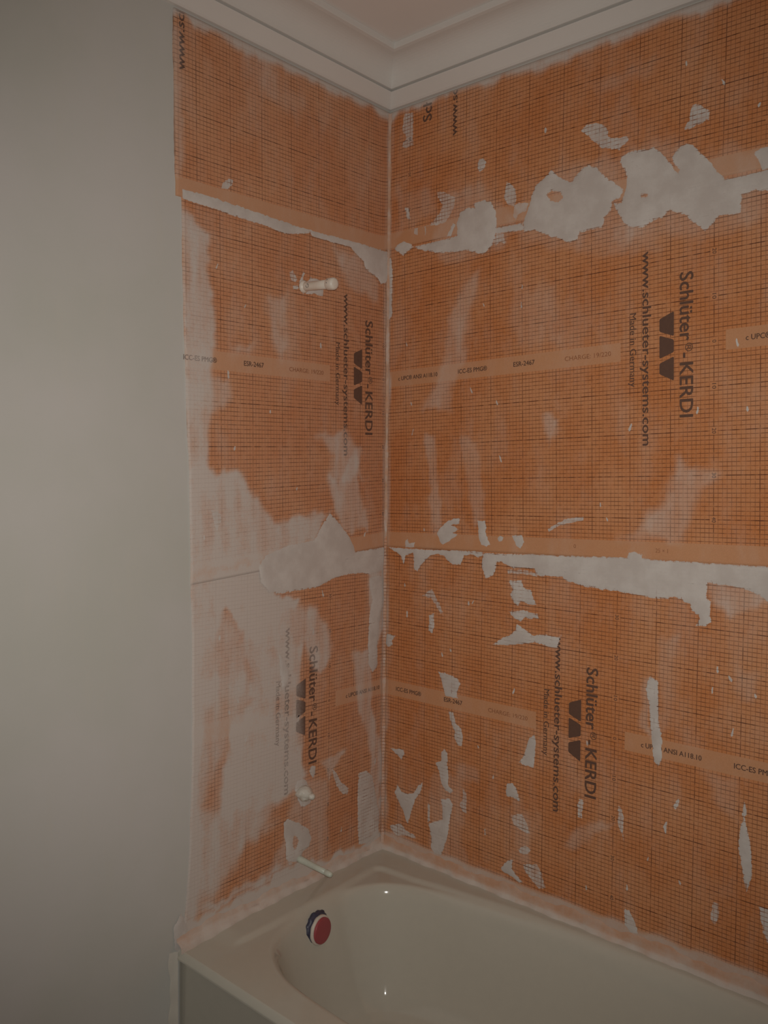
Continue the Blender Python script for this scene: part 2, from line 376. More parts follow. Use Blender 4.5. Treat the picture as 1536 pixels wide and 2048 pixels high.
# ------------------------------------------------------------------ traced mortar data (wall metres)
PATCH = [
    ('R', 0.9, 6, [(0.0277,2.1893),(0.037,2.1997),(0.062,2.2059),(0.0931,2.1928),(0.1025,2.1834),(0.0873,2.1765),(0.0627,2.1635),(0.0501,2.1716),(0.0373,2.1807)], None),
    ('R', 0.95, 6, [(0.1025,2.1834),(0.183,2.1857),(0.2573,2.188),(0.2554,2.2262),(0.2673,2.2506),(0.2919,2.2591),(0.3166,2.2522),(0.3109,2.2664),(0.3431,2.2688),(0.3697,2.2592),(0.386,2.2282),(0.3894,2.1869),(0.4706,2.185),(0.4735,2.1657),(0.3871,2.1722),(0.3773,2.1438),(0.346,2.1228),(0.3271,2.128),(0.2969,2.1416),(0.2126,2.1483),(0.1599,2.1589),(0.1299,2.1696)], None),
    ('R', 0.93, 6, [(0.4705,2.1847),(0.48,2.206),(0.4892,2.226),(0.4918,2.2433),(0.5047,2.2699),(0.5323,2.2868),(0.5508,2.3028),(0.5743,2.2803),(0.6086,2.2606),(0.6262,2.2764),(0.6396,2.2892),(0.6565,2.2915),(0.6763,2.2823),(0.7029,2.2526),(0.7262,2.2345),(0.7499,2.2131),(0.7414,2.196),(0.7208,2.1906),(0.72,2.1717),(0.702,2.1584),(0.6961,2.1319),(0.6353,2.1323),(0.6302,2.1154),(0.6066,2.1107),(0.5736,2.1287),(0.5488,2.1384),(0.5222,2.1513),(0.5079,2.1601),(0.4741,2.1597)], [(0.542,2.2434),(0.5521,2.2476),(0.5723,2.2435),(0.5855,2.2272),(0.5729,2.2185),(0.5526,2.2262)]),
    ('R', 0.93, 6, [(0.725,2.1858),(0.7453,2.1835),(0.7569,2.2212),(0.7582,2.2408),(0.7391,2.2783),(0.7424,2.2909),(0.7603,2.2984),(0.7888,2.2966),(0.8099,2.2917),(0.8236,2.2965),(0.8412,2.2778),(0.8623,2.2505),(0.8831,2.2203),(0.8862,2.2292),(0.869,2.2506),(0.867,2.2622),(0.8782,2.2755),(0.8994,2.2848),(0.9142,2.2781),(0.9309,2.26),(0.9507,2.2367),(0.9703,2.2106),(0.9881,2.1867),(1.0172,2.185),(1.0676,2.1861),(1.102,2.1904),(1.1035,2.1428),(1.0689,2.144),(1.0511,2.1491),(1.0275,2.1433),(1.0256,2.1072),(1.0013,2.1056),(0.9796,2.1097),(0.9644,2.0938),(0.9484,2.0795),(0.9358,2.0927),(0.9126,2.1111),(0.9057,2.1235),(0.8789,2.1349),(0.8653,2.1423),(0.8522,2.1302),(0.8215,2.1228),(0.8008,2.1134),(0.765,2.1231),(0.7463,2.1432),(0.731,2.1695)], [(0.7934,2.1912),(0.8092,2.19),(0.8093,2.1847),(0.7953,2.1862)]),
    ('R', 0.9, 6, [(1.0486,2.2294),(1.0631,2.2349),(1.0765,2.2347),(1.1006,2.2349),(1.1019,2.1919),(1.0675,2.1876),(1.058,2.2122)], None),
    ('R', 0.6, 6, [(0.6331,2.3781),(0.6464,2.3901),(0.6731,2.3884),(0.694,2.3797),(0.7056,2.3633),(0.706,2.3481),(0.7302,2.3388),(0.7557,2.3359),(0.7595,2.3267),(0.7418,2.3144),(0.7383,2.3069),(0.7124,2.318),(0.6899,2.3233),(0.6705,2.3415),(0.6548,2.3607)], None),
    ('R', 0.62, 6, [(0.9116,2.3665),(0.9245,2.3662),(0.9377,2.3533),(0.9523,2.3417),(0.9496,2.3238),(0.9291,2.3198),(0.9099,2.3152),(0.8936,2.3162),(0.8982,2.3277),(0.9061,2.3351),(0.9072,2.3536)], None),
    ('R', 0.5, 6, [(0.0601,2.5706),(0.0945,2.5653),(0.0953,2.5173),(0.0932,2.4958),(0.096,2.473),(0.074,2.4709),(0.0541,2.4775),(0.0564,2.4899),(0.0687,2.4962),(0.066,2.5099),(0.0485,2.5198),(0.0556,2.5422)], None),
    ('R', 0.65, 6, [(0.3259,2.3817),(0.3409,2.38),(0.3517,2.3672),(0.3457,2.3513),(0.3309,2.3459),(0.322,2.36)], None),
    ('R', 0.6, 6, [(0.4174,2.3016),(0.4297,2.2956),(0.4462,2.2754),(0.4488,2.2493),(0.4431,2.2323),(0.4228,2.2396),(0.4101,2.259),(0.4136,2.2855)], None),
    ('R', 0.45, 6, [(0.1835,2.3253),(0.2125,2.3171),(0.2497,2.2939),(0.2446,2.2683),(0.228,2.2446),(0.2111,2.232),(0.1822,2.2304),(0.1468,2.2344),(0.1443,2.205),(0.1397,2.2334),(0.1703,2.2439),(0.1933,2.26),(0.2044,2.285),(0.1867,2.3065)], None),
    ('R', 0.85, 3, [(0.2425,2.2263),(0.2511,2.2203),(0.2358,2.1908),(0.221,2.192)], None),
    ('R', 0.8, 3, [(0.0668,2.3025),(0.0804,2.2985),(0.0871,2.2651),(0.0747,2.2702)], None),
    ('R', 0.5, 6, [(0.1016,2.2378),(0.118,2.2349),(0.1159,2.2136),(0.1018,2.2216)], None),
    ('R', 0.45, 6, [(0.4421,2.2344),(0.457,2.2399),(0.4868,2.232),(0.4798,2.2146),(0.4576,2.2105),(0.448,2.1954),(0.4402,2.2053)], None),
    ('R', 0.5, 6, [(0.3896,2.1783),(0.4103,2.1768),(0.4133,2.1549),(0.424,2.134),(0.398,2.149),(0.3852,2.1382),(0.3772,2.1481)], None),
    ('R', 0.8, 4, [(-0.0023,2.1846),(0.0186,2.1599),(0.0226,2.1069),(0.0204,2.0356),(0.0211,1.9925),(0.0084,1.9794),(-0.0014,2.0334),(-0.0028,2.1296)], None),
    ('R', 0.9, 4, [(0.0172,1.3051),(0.1138,1.3072),(0.1164,1.2966),(0.0841,1.2865),(0.0755,1.2586),(0.0639,1.285),(0.0329,1.2976)], None),
    ('R', 0.9, 4, [(0.1088,1.3068),(0.284,1.3144),(0.3592,1.3162),(0.3602,1.3072),(0.3465,1.299),(0.3244,1.3064),(0.2977,1.3025),(0.2848,1.274),(0.2574,1.2729),(0.2388,1.2832),(0.2199,1.2967),(0.2011,1.299),(0.1774,1.2935),(0.1631,1.281),(0.144,1.2643),(0.1296,1.242),(0.1163,1.2447),(0.1141,1.2887)], None),
    ('R', 0.95, 6, [(0.3583,1.3143),(0.4139,1.3156),(0.5359,1.322),(0.5678,1.3225),(0.7823,1.3332),(0.7858,1.3456),(0.7998,1.349),(0.8201,1.3445),(0.8191,1.3348),(0.8429,1.3331),(0.9387,1.3349),(1.1051,1.3385),(1.1497,1.3396),(1.1522,1.2631),(1.1075,1.2613),(1.0904,1.2748),(1.0605,1.2838),(1.0202,1.2898),(0.9773,1.289),(0.9766,1.2558),(0.9866,1.2478),(0.9844,1.2213),(0.9879,1.2023),(0.9751,1.1909),(0.9522,1.1896),(0.9621,1.207),(0.9584,1.2147),(0.942,1.2231),(0.938,1.2388),(0.9251,1.2409),(0.9178,1.2482),(0.8904,1.2487),(0.8869,1.2429),(0.8528,1.2411),(0.8026,1.2458),(0.748,1.2487),(0.6902,1.2497),(0.6583,1.254),(0.6186,1.2608),(0.6062,1.2708),(0.5691,1.2687),(0.5364,1.2657),(0.5287,1.2719),(0.5224,1.2835),(0.4569,1.2799),(0.4192,1.2943),(0.4048,1.2891),(0.4029,1.2712),(0.3925,1.2525),(0.3697,1.2421),(0.3644,1.2572),(0.3557,1.2746),(0.3594,1.3075)], None),
    ('R', 0.85, 4, [(0.2115,1.3746),(0.2368,1.3945),(0.2642,1.405),(0.2823,1.4058),(0.2781,1.3892),(0.2508,1.3841),(0.2784,1.3745),(0.2558,1.3622),(0.2787,1.358),(0.2561,1.3475),(0.2379,1.3352),(0.2217,1.3267),(0.2098,1.3371),(0.2,1.359)], None),
    ('R', 0.85, 4, [(0.3401,1.4013),(0.3661,1.4026),(0.3708,1.3832),(0.3667,1.3722),(0.3757,1.3513),(0.3845,1.3376),(0.3718,1.3314),(0.3544,1.3356),(0.3453,1.3602),(0.3426,1.3852)], None),
    ('R', 0.7, 4, [(0.4074,1.3568),(0.4178,1.3645),(0.4262,1.3598),(0.4222,1.3507),(0.4118,1.3483)], None),
    ('R', 0.75, 4, [(0.4529,1.3666),(0.4833,1.3702),(0.4917,1.3517),(0.4801,1.3336),(0.4678,1.3397)], None),
    ('R', 0.6, 4, [(0.0834,1.331),(0.0909,1.3353),(0.0961,1.3221),(0.1184,1.3274),(0.1162,1.3119),(0.0812,1.3095)], None),
    ('R', 0.6, 3, [(0.5618,1.3902),(0.5878,1.4058),(0.619,1.4201),(0.6624,1.4271),(0.6626,1.4171),(0.6278,1.4091),(0.5923,1.3996),(0.5649,1.3826)], None),
    ('R', 0.75, 6, [(0.4432,1.2432),(0.4859,1.2508),(0.4903,1.2338),(0.5145,1.2259),(0.5311,1.1898),(0.5074,1.1871),(0.4831,1.1948),(0.4753,1.1799),(0.463,1.1855),(0.4481,1.2085),(0.458,1.2236)], None),
    ('R', 0.75, 6, [(0.4449,1.1623),(0.4917,1.1714),(0.5158,1.1673),(0.5356,1.1663),(0.5398,1.1531),(0.5201,1.1506),(0.5002,1.1516),(0.4843,1.1391),(0.4638,1.1453)], None),
    ('R', 0.82, 6, [(0.3965,1.0651),(0.4195,1.0827),(0.4525,1.0997),(0.4666,1.1122),(0.4723,1.1306),(0.4805,1.1281),(0.5009,1.1186),(0.5251,1.1063),(0.5524,1.1152),(0.5985,1.1131),(0.6095,1.1248),(0.5954,1.0822),(0.5647,1.0845),(0.5255,1.0891),(0.4695,1.0739)], None),
    ('R', 0.5, 6, [(0.4405,1.2746),(0.4894,1.2782),(0.5332,1.2724),(0.5333,1.2638),(0.4896,1.2667),(0.4415,1.2642)], None),
    ('R', 0.5, 6, [(0.1647,1.1861),(0.1838,1.1956),(0.1936,1.1815),(0.2131,1.1535),(0.2277,1.1214),(0.2135,1.1272),(0.1941,1.1551),(0.1795,1.1686),(0.1455,1.1707)], None),
    ('R', 0.72, 4, [(0.1731,1.1184),(0.1922,1.1265),(0.1929,1.0867),(0.186,1.0668),(0.1715,1.0724),(0.1759,1.0959)], None),
    ('R', 0.75, 6, [(0.207,0.9596),(0.2447,0.9584),(0.2817,0.9497),(0.2911,0.9365),(0.2779,0.9117),(0.2828,0.8939),(0.2365,0.8927),(0.2291,0.9141),(0.2215,0.9393)], None),
    ('R', 0.65, 4, [(0.249,0.8487),(0.2661,0.8503),(0.2759,0.8203),(0.2944,0.8093),(0.3017,0.7847),(0.2976,0.7595),(0.2844,0.7591),(0.2711,0.7779),(0.2731,0.7972),(0.2588,0.8168)], None),
    ('R', 0.75, 4, [(0.0143,1.0415),(0.0305,1.0415),(0.0494,1.0419),(0.0322,1.025),(0.0353,1.0098),(0.0193,1.0019),(0.0059,1.01),(0.0056,1.028)], None),
    ('R', 0.85, 4, [(0.0616,0.5898),(0.0758,0.5715),(0.1003,0.57),(0.1229,0.578),(0.14,0.6042),(0.1585,0.6226),(0.154,0.5961),(0.1317,0.5626),(0.1173,0.5231),(0.1028,0.4772),(0.0923,0.4962),(0.0849,0.514),(0.066,0.5369),(0.0501,0.5587)], None),
    ('R', 0.6, 6, [(0.0295,0.4539),(0.0762,0.4735),(0.097,0.4576),(0.1325,0.4522),(0.1351,0.4432),(0.1024,0.4412),(0.0561,0.4314),(0.0403,0.4408)], None),
    ('R', 0.8, 3, [(0.0313,0.6937),(0.0574,0.6965),(0.0841,0.7002),(0.0873,0.6898),(0.0758,0.6681),(0.0555,0.6808)], None),
    ('R', 0.75, 4, [(0.2263,0.7261),(0.2369,0.7392),(0.2479,0.7273),(0.2484,0.7008),(0.2517,0.6712),(0.2523,0.6371),(0.2712,0.623),(0.2602,0.6133),(0.2404,0.618),(0.2279,0.6346),(0.2198,0.6633),(0.205,0.6904),(0.2248,0.6997)], None),
    ('R', 0.8, 5, [(0.2254,0.5879),(0.2558,0.598),(0.27,0.5848),(0.2615,0.5443),(0.2552,0.5043),(0.2487,0.4717),(0.2397,0.4459),(0.2283,0.423),(0.2067,0.4201),(0.192,0.435),(0.1939,0.4629),(0.1861,0.4917),(0.1787,0.5012),(0.2003,0.5153),(0.2312,0.528),(0.2331,0.5555)], None),
    ('R', 0.6, 4, [(0.1781,0.5635),(0.1859,0.5617),(0.1878,0.5117),(0.1791,0.5053)], None),
    ('R', 0.85, 4, [(0.5185,0.8343),(0.5338,0.8446),(0.5386,0.823),(0.5355,0.7873),(0.5322,0.755),(0.509,0.7547),(0.4865,0.7591),(0.5035,0.7834),(0.509,0.8058)], None),
    ('R', 0.8, 4, [(0.452,0.693),(0.4702,0.6977),(0.4833,0.6825),(0.4925,0.655),(0.4702,0.6583),(0.4502,0.6566),(0.4457,0.6727)], None),
    ('R', 0.5, 6, [(0.465,0.6095),(0.4997,0.6229),(0.5164,0.5992),(0.5251,0.5734),(0.513,0.5734),(0.4925,0.578),(0.4717,0.5863)], None),
    ('R', 0.58, 6, [(0.4855,0.5221),(0.5137,0.5398),(0.528,0.5318),(0.5223,0.5193),(0.4981,0.5117)], None),
    ('R', 0.85, 4, [(0.436,0.4521),(0.4532,0.4766),(0.4746,0.4907),(0.471,0.4635),(0.488,0.4475),(0.507,0.437),(0.4957,0.431),(0.4699,0.4407),(0.4395,0.4452)], None),
    ('R', 0.52, 6, [(0.5068,0.4859),(0.5467,0.5006),(0.5629,0.4829),(0.5672,0.4668),(0.5756,0.445),(0.5561,0.4348),(0.5318,0.4514),(0.5112,0.4695)], None),
    ('R', 0.5, 4, [(0.3039,0.6407),(0.3159,0.6288),(0.318,0.5702),(0.3038,0.5745),(0.2921,0.5908),(0.3027,0.6088)], None),
    ('R', 0.85, 5, [(0.8444,1.054),(0.8656,1.0469),(0.8694,0.9767),(0.8707,0.953),(0.8807,0.9046),(0.8802,0.8564),(0.8726,0.8425),(0.8612,0.8518),(0.8564,0.8883),(0.8499,0.9426),(0.8449,0.9888),(0.8365,1.0224)], None),
    ('R', 0.92, 4, [(1.0696,0.8163),(1.0776,0.7944),(1.0753,0.7712),(1.0822,0.7443),(1.0873,0.7265),(1.0914,0.6924),(1.0943,0.6483),(1.0889,0.6272),(1.0831,0.609),(1.0751,0.6387),(1.0694,0.6725),(1.062,0.7026),(1.0641,0.7356),(1.0692,0.7694)], None),
    ('R', 0.85, 3, [(0.9123,0.7545),(0.9173,0.7701),(0.9271,0.7829),(0.9244,0.7618),(0.9169,0.7496)], None),
    ('R', 0.85, 3, [(0.8883,0.7004),(0.8979,0.7169),(0.8969,0.7029),(0.8957,0.6837),(0.8913,0.6903)], None),
    ('R', 0.55, 4, [(0.7735,0.7204),(0.7811,0.7161),(0.7895,0.6929),(0.7885,0.6641),(0.7911,0.6347),(0.7831,0.6547),(0.7748,0.6708)], None),
    ('R', 0.7, 4, [(0.7974,0.4681),(0.81,0.469),(0.8254,0.442),(0.8337,0.4185),(0.8136,0.4155),(0.7981,0.4282)], None),
    ('R', 0.5, 6, [(1.0104,0.5606),(1.0248,0.5624),(1.0242,0.529),(1.0152,0.5058),(1.005,0.522)], None),
    ('R', 0.6, 6, [(1.1093,0.586),(1.129,0.5866),(1.1541,0.5735),(1.1572,0.4795),(1.1314,0.5108),(1.1199,0.5353)], None),
    ('R', 0.55, 6, [(0.6695,0.7138),(0.6793,0.7055),(0.6768,0.66),(0.6648,0.6602),(0.6621,0.6897)], None),
    ('L', 0.95, 4, [(-0.7341,2.1859),(-0.67,2.1883),(-0.5359,2.1849),(-0.3699,2.1791),(-0.2487,2.181),(-0.1306,2.185),(-0.0253,2.1827),(-0.0085,2.1831),(-0.0072,2.1026),(-0.016,2.0923),(-0.0382,2.0842),(-0.0516,2.0993),(-0.0779,2.1077),(-0.1037,2.116),(-0.1125,2.1357),(-0.1357,2.1483),(-0.1607,2.1603),(-0.171,2.1666),(-0.229,2.1646),(-0.3104,2.1641),(-0.3262,2.1727),(-0.3698,2.1595),(-0.4104,2.1522),(-0.4381,2.1515),(-0.482,2.1572),(-0.5246,2.1579),(-0.5969,2.1587),(-0.6362,2.1617),(-0.6831,2.1625),(-0.7325,2.1646)], None),
    ('L', 0.6, 4, [(-0.6213,2.2157),(-0.6164,2.2306),(-0.5992,2.2447),(-0.5842,2.2466),(-0.5867,2.2342),(-0.6016,2.2187)], None),
    ('L', 0.95, 5, [(-0.4972,1.288),(-0.472,1.3135),(-0.3989,1.3326),(-0.2994,1.3432),(-0.2767,1.3753),(-0.242,1.416),(-0.2179,1.3982),(-0.1686,1.3532),(-0.1432,1.3171),(-0.1366,1.2992),(-0.0119,1.3045),(0.0121,1.3044),(0.0129,1.2527),(-0.0109,1.2363),(-0.0711,1.2278),(-0.1038,1.2351),(-0.1672,1.2361),(-0.2221,1.2302),(-0.2577,1.2186),(-0.2982,1.2099),(-0.36,1.2098),(-0.4194,1.2057),(-0.4613,1.214),(-0.492,1.2446)], None),
    ('L', 0.85, 4, [(-0.0742,1.2147),(-0.0243,1.2238),(-0.0034,1.1992),(-0.0094,1.145),(-0.0271,1.0558),(-0.0332,1.0111),(-0.0322,0.947),(-0.0535,0.9301),(-0.0718,0.9582),(-0.076,1.0175),(-0.0707,1.1067),(-0.058,1.1503)], None),
    ('L', 0.85, 3, [(-0.4062,0.5803),(-0.3882,0.5845),(-0.3765,0.5756),(-0.3671,0.57),(-0.3457,0.5571),(-0.3161,0.5351),(-0.3029,0.5028),(-0.3132,0.4816),(-0.335,0.4762),(-0.3397,0.4625),(-0.3425,0.4504),(-0.3734,0.459),(-0.3898,0.4663),(-0.3987,0.4791),(-0.3976,0.4982),(-0.4003,0.5256),(-0.4065,0.5505)], [(-0.3687,0.5322),(-0.3585,0.5217),(-0.3537,0.5121),(-0.3607,0.4947),(-0.3685,0.4946),(-0.3728,0.513)]),
    ('L', 0.5, 4, [(-0.3921,0.468),(-0.3746,0.461),(-0.3768,0.4493),(-0.3874,0.4548)], None),
    ('L', 0.68, 5, [(-0.112,0.6385),(-0.0759,0.6358),(-0.0488,0.6125),(-0.0344,0.553),(-0.0162,0.4824),(-0.0187,0.4223),(-0.0594,0.4122),(-0.1091,0.4194),(-0.1133,0.4892),(-0.1143,0.5667)], None),
    ('L', 0.6, 5, [(-0.2223,0.6809),(-0.2038,0.6629),(-0.185,0.6313),(-0.1533,0.6048),(-0.1562,0.5877),(-0.1783,0.594),(-0.2034,0.6232),(-0.216,0.653)], None),
    ('L', 0.8, 3, [(-0.3119,0.6974),(-0.3071,0.7124),(-0.2882,0.7039),(-0.29,0.6862),(-0.2977,0.672),(-0.3061,0.6824)], None),
    ('L', 0.75, 4, [(-0.3677,0.6608),(-0.3585,0.6813),(-0.3395,0.6833),(-0.325,0.6739),(-0.3152,0.6569),(-0.3101,0.6338),(-0.3027,0.6172),(-0.3099,0.6048),(-0.3292,0.5996),(-0.3437,0.6075),(-0.3557,0.6289)], None),
    ('L', 0.85, 3, [(-0.3599,2.0398),(-0.3487,2.0658),(-0.3411,2.0624),(-0.3486,2.05),(-0.3457,2.0395),(-0.3294,2.045),(-0.3199,2.0578),(-0.3102,2.0546),(-0.2955,2.0543),(-0.2757,2.05),(-0.2725,2.0265),(-0.2743,2.0128),(-0.2892,2.0118),(-0.3069,2.0146),(-0.3224,2.0101),(-0.3473,2.0075),(-0.3578,2.0182)], None),
    ('L', 0.45, 3, [(-0.3963,2.0553),(-0.3853,2.0634),(-0.3768,2.0519),(-0.3693,2.0423),(-0.3758,2.0337),(-0.3897,2.0354),(-0.3953,2.0433)], None),
    ('L', 0.6, 3, [(-0.3853,2.0212),(-0.3673,2.0255),(-0.3635,2.0193),(-0.384,2.0118)], None),
    ('L', 0.6, 6, [(-0.6495,1.4362),(-0.6223,1.428),(-0.6177,1.4092),(-0.6314,1.3839),(-0.6405,1.3991)], None),
    ('L', 0.8, 4, [(-0.4302,1.0563),(-0.4147,1.0356),(-0.3897,0.9948),(-0.3922,0.9584),(-0.4152,0.9443),(-0.4219,0.9963)], None),
    ('L', 1.1, 4, [(-0.7598,0.4308),(-0.7374,0.459),(-0.72,0.4186),(-0.7167,0.3804),(-0.7234,0.3546),(-0.7413,0.3562),(-0.7562,0.3748)], None),
]
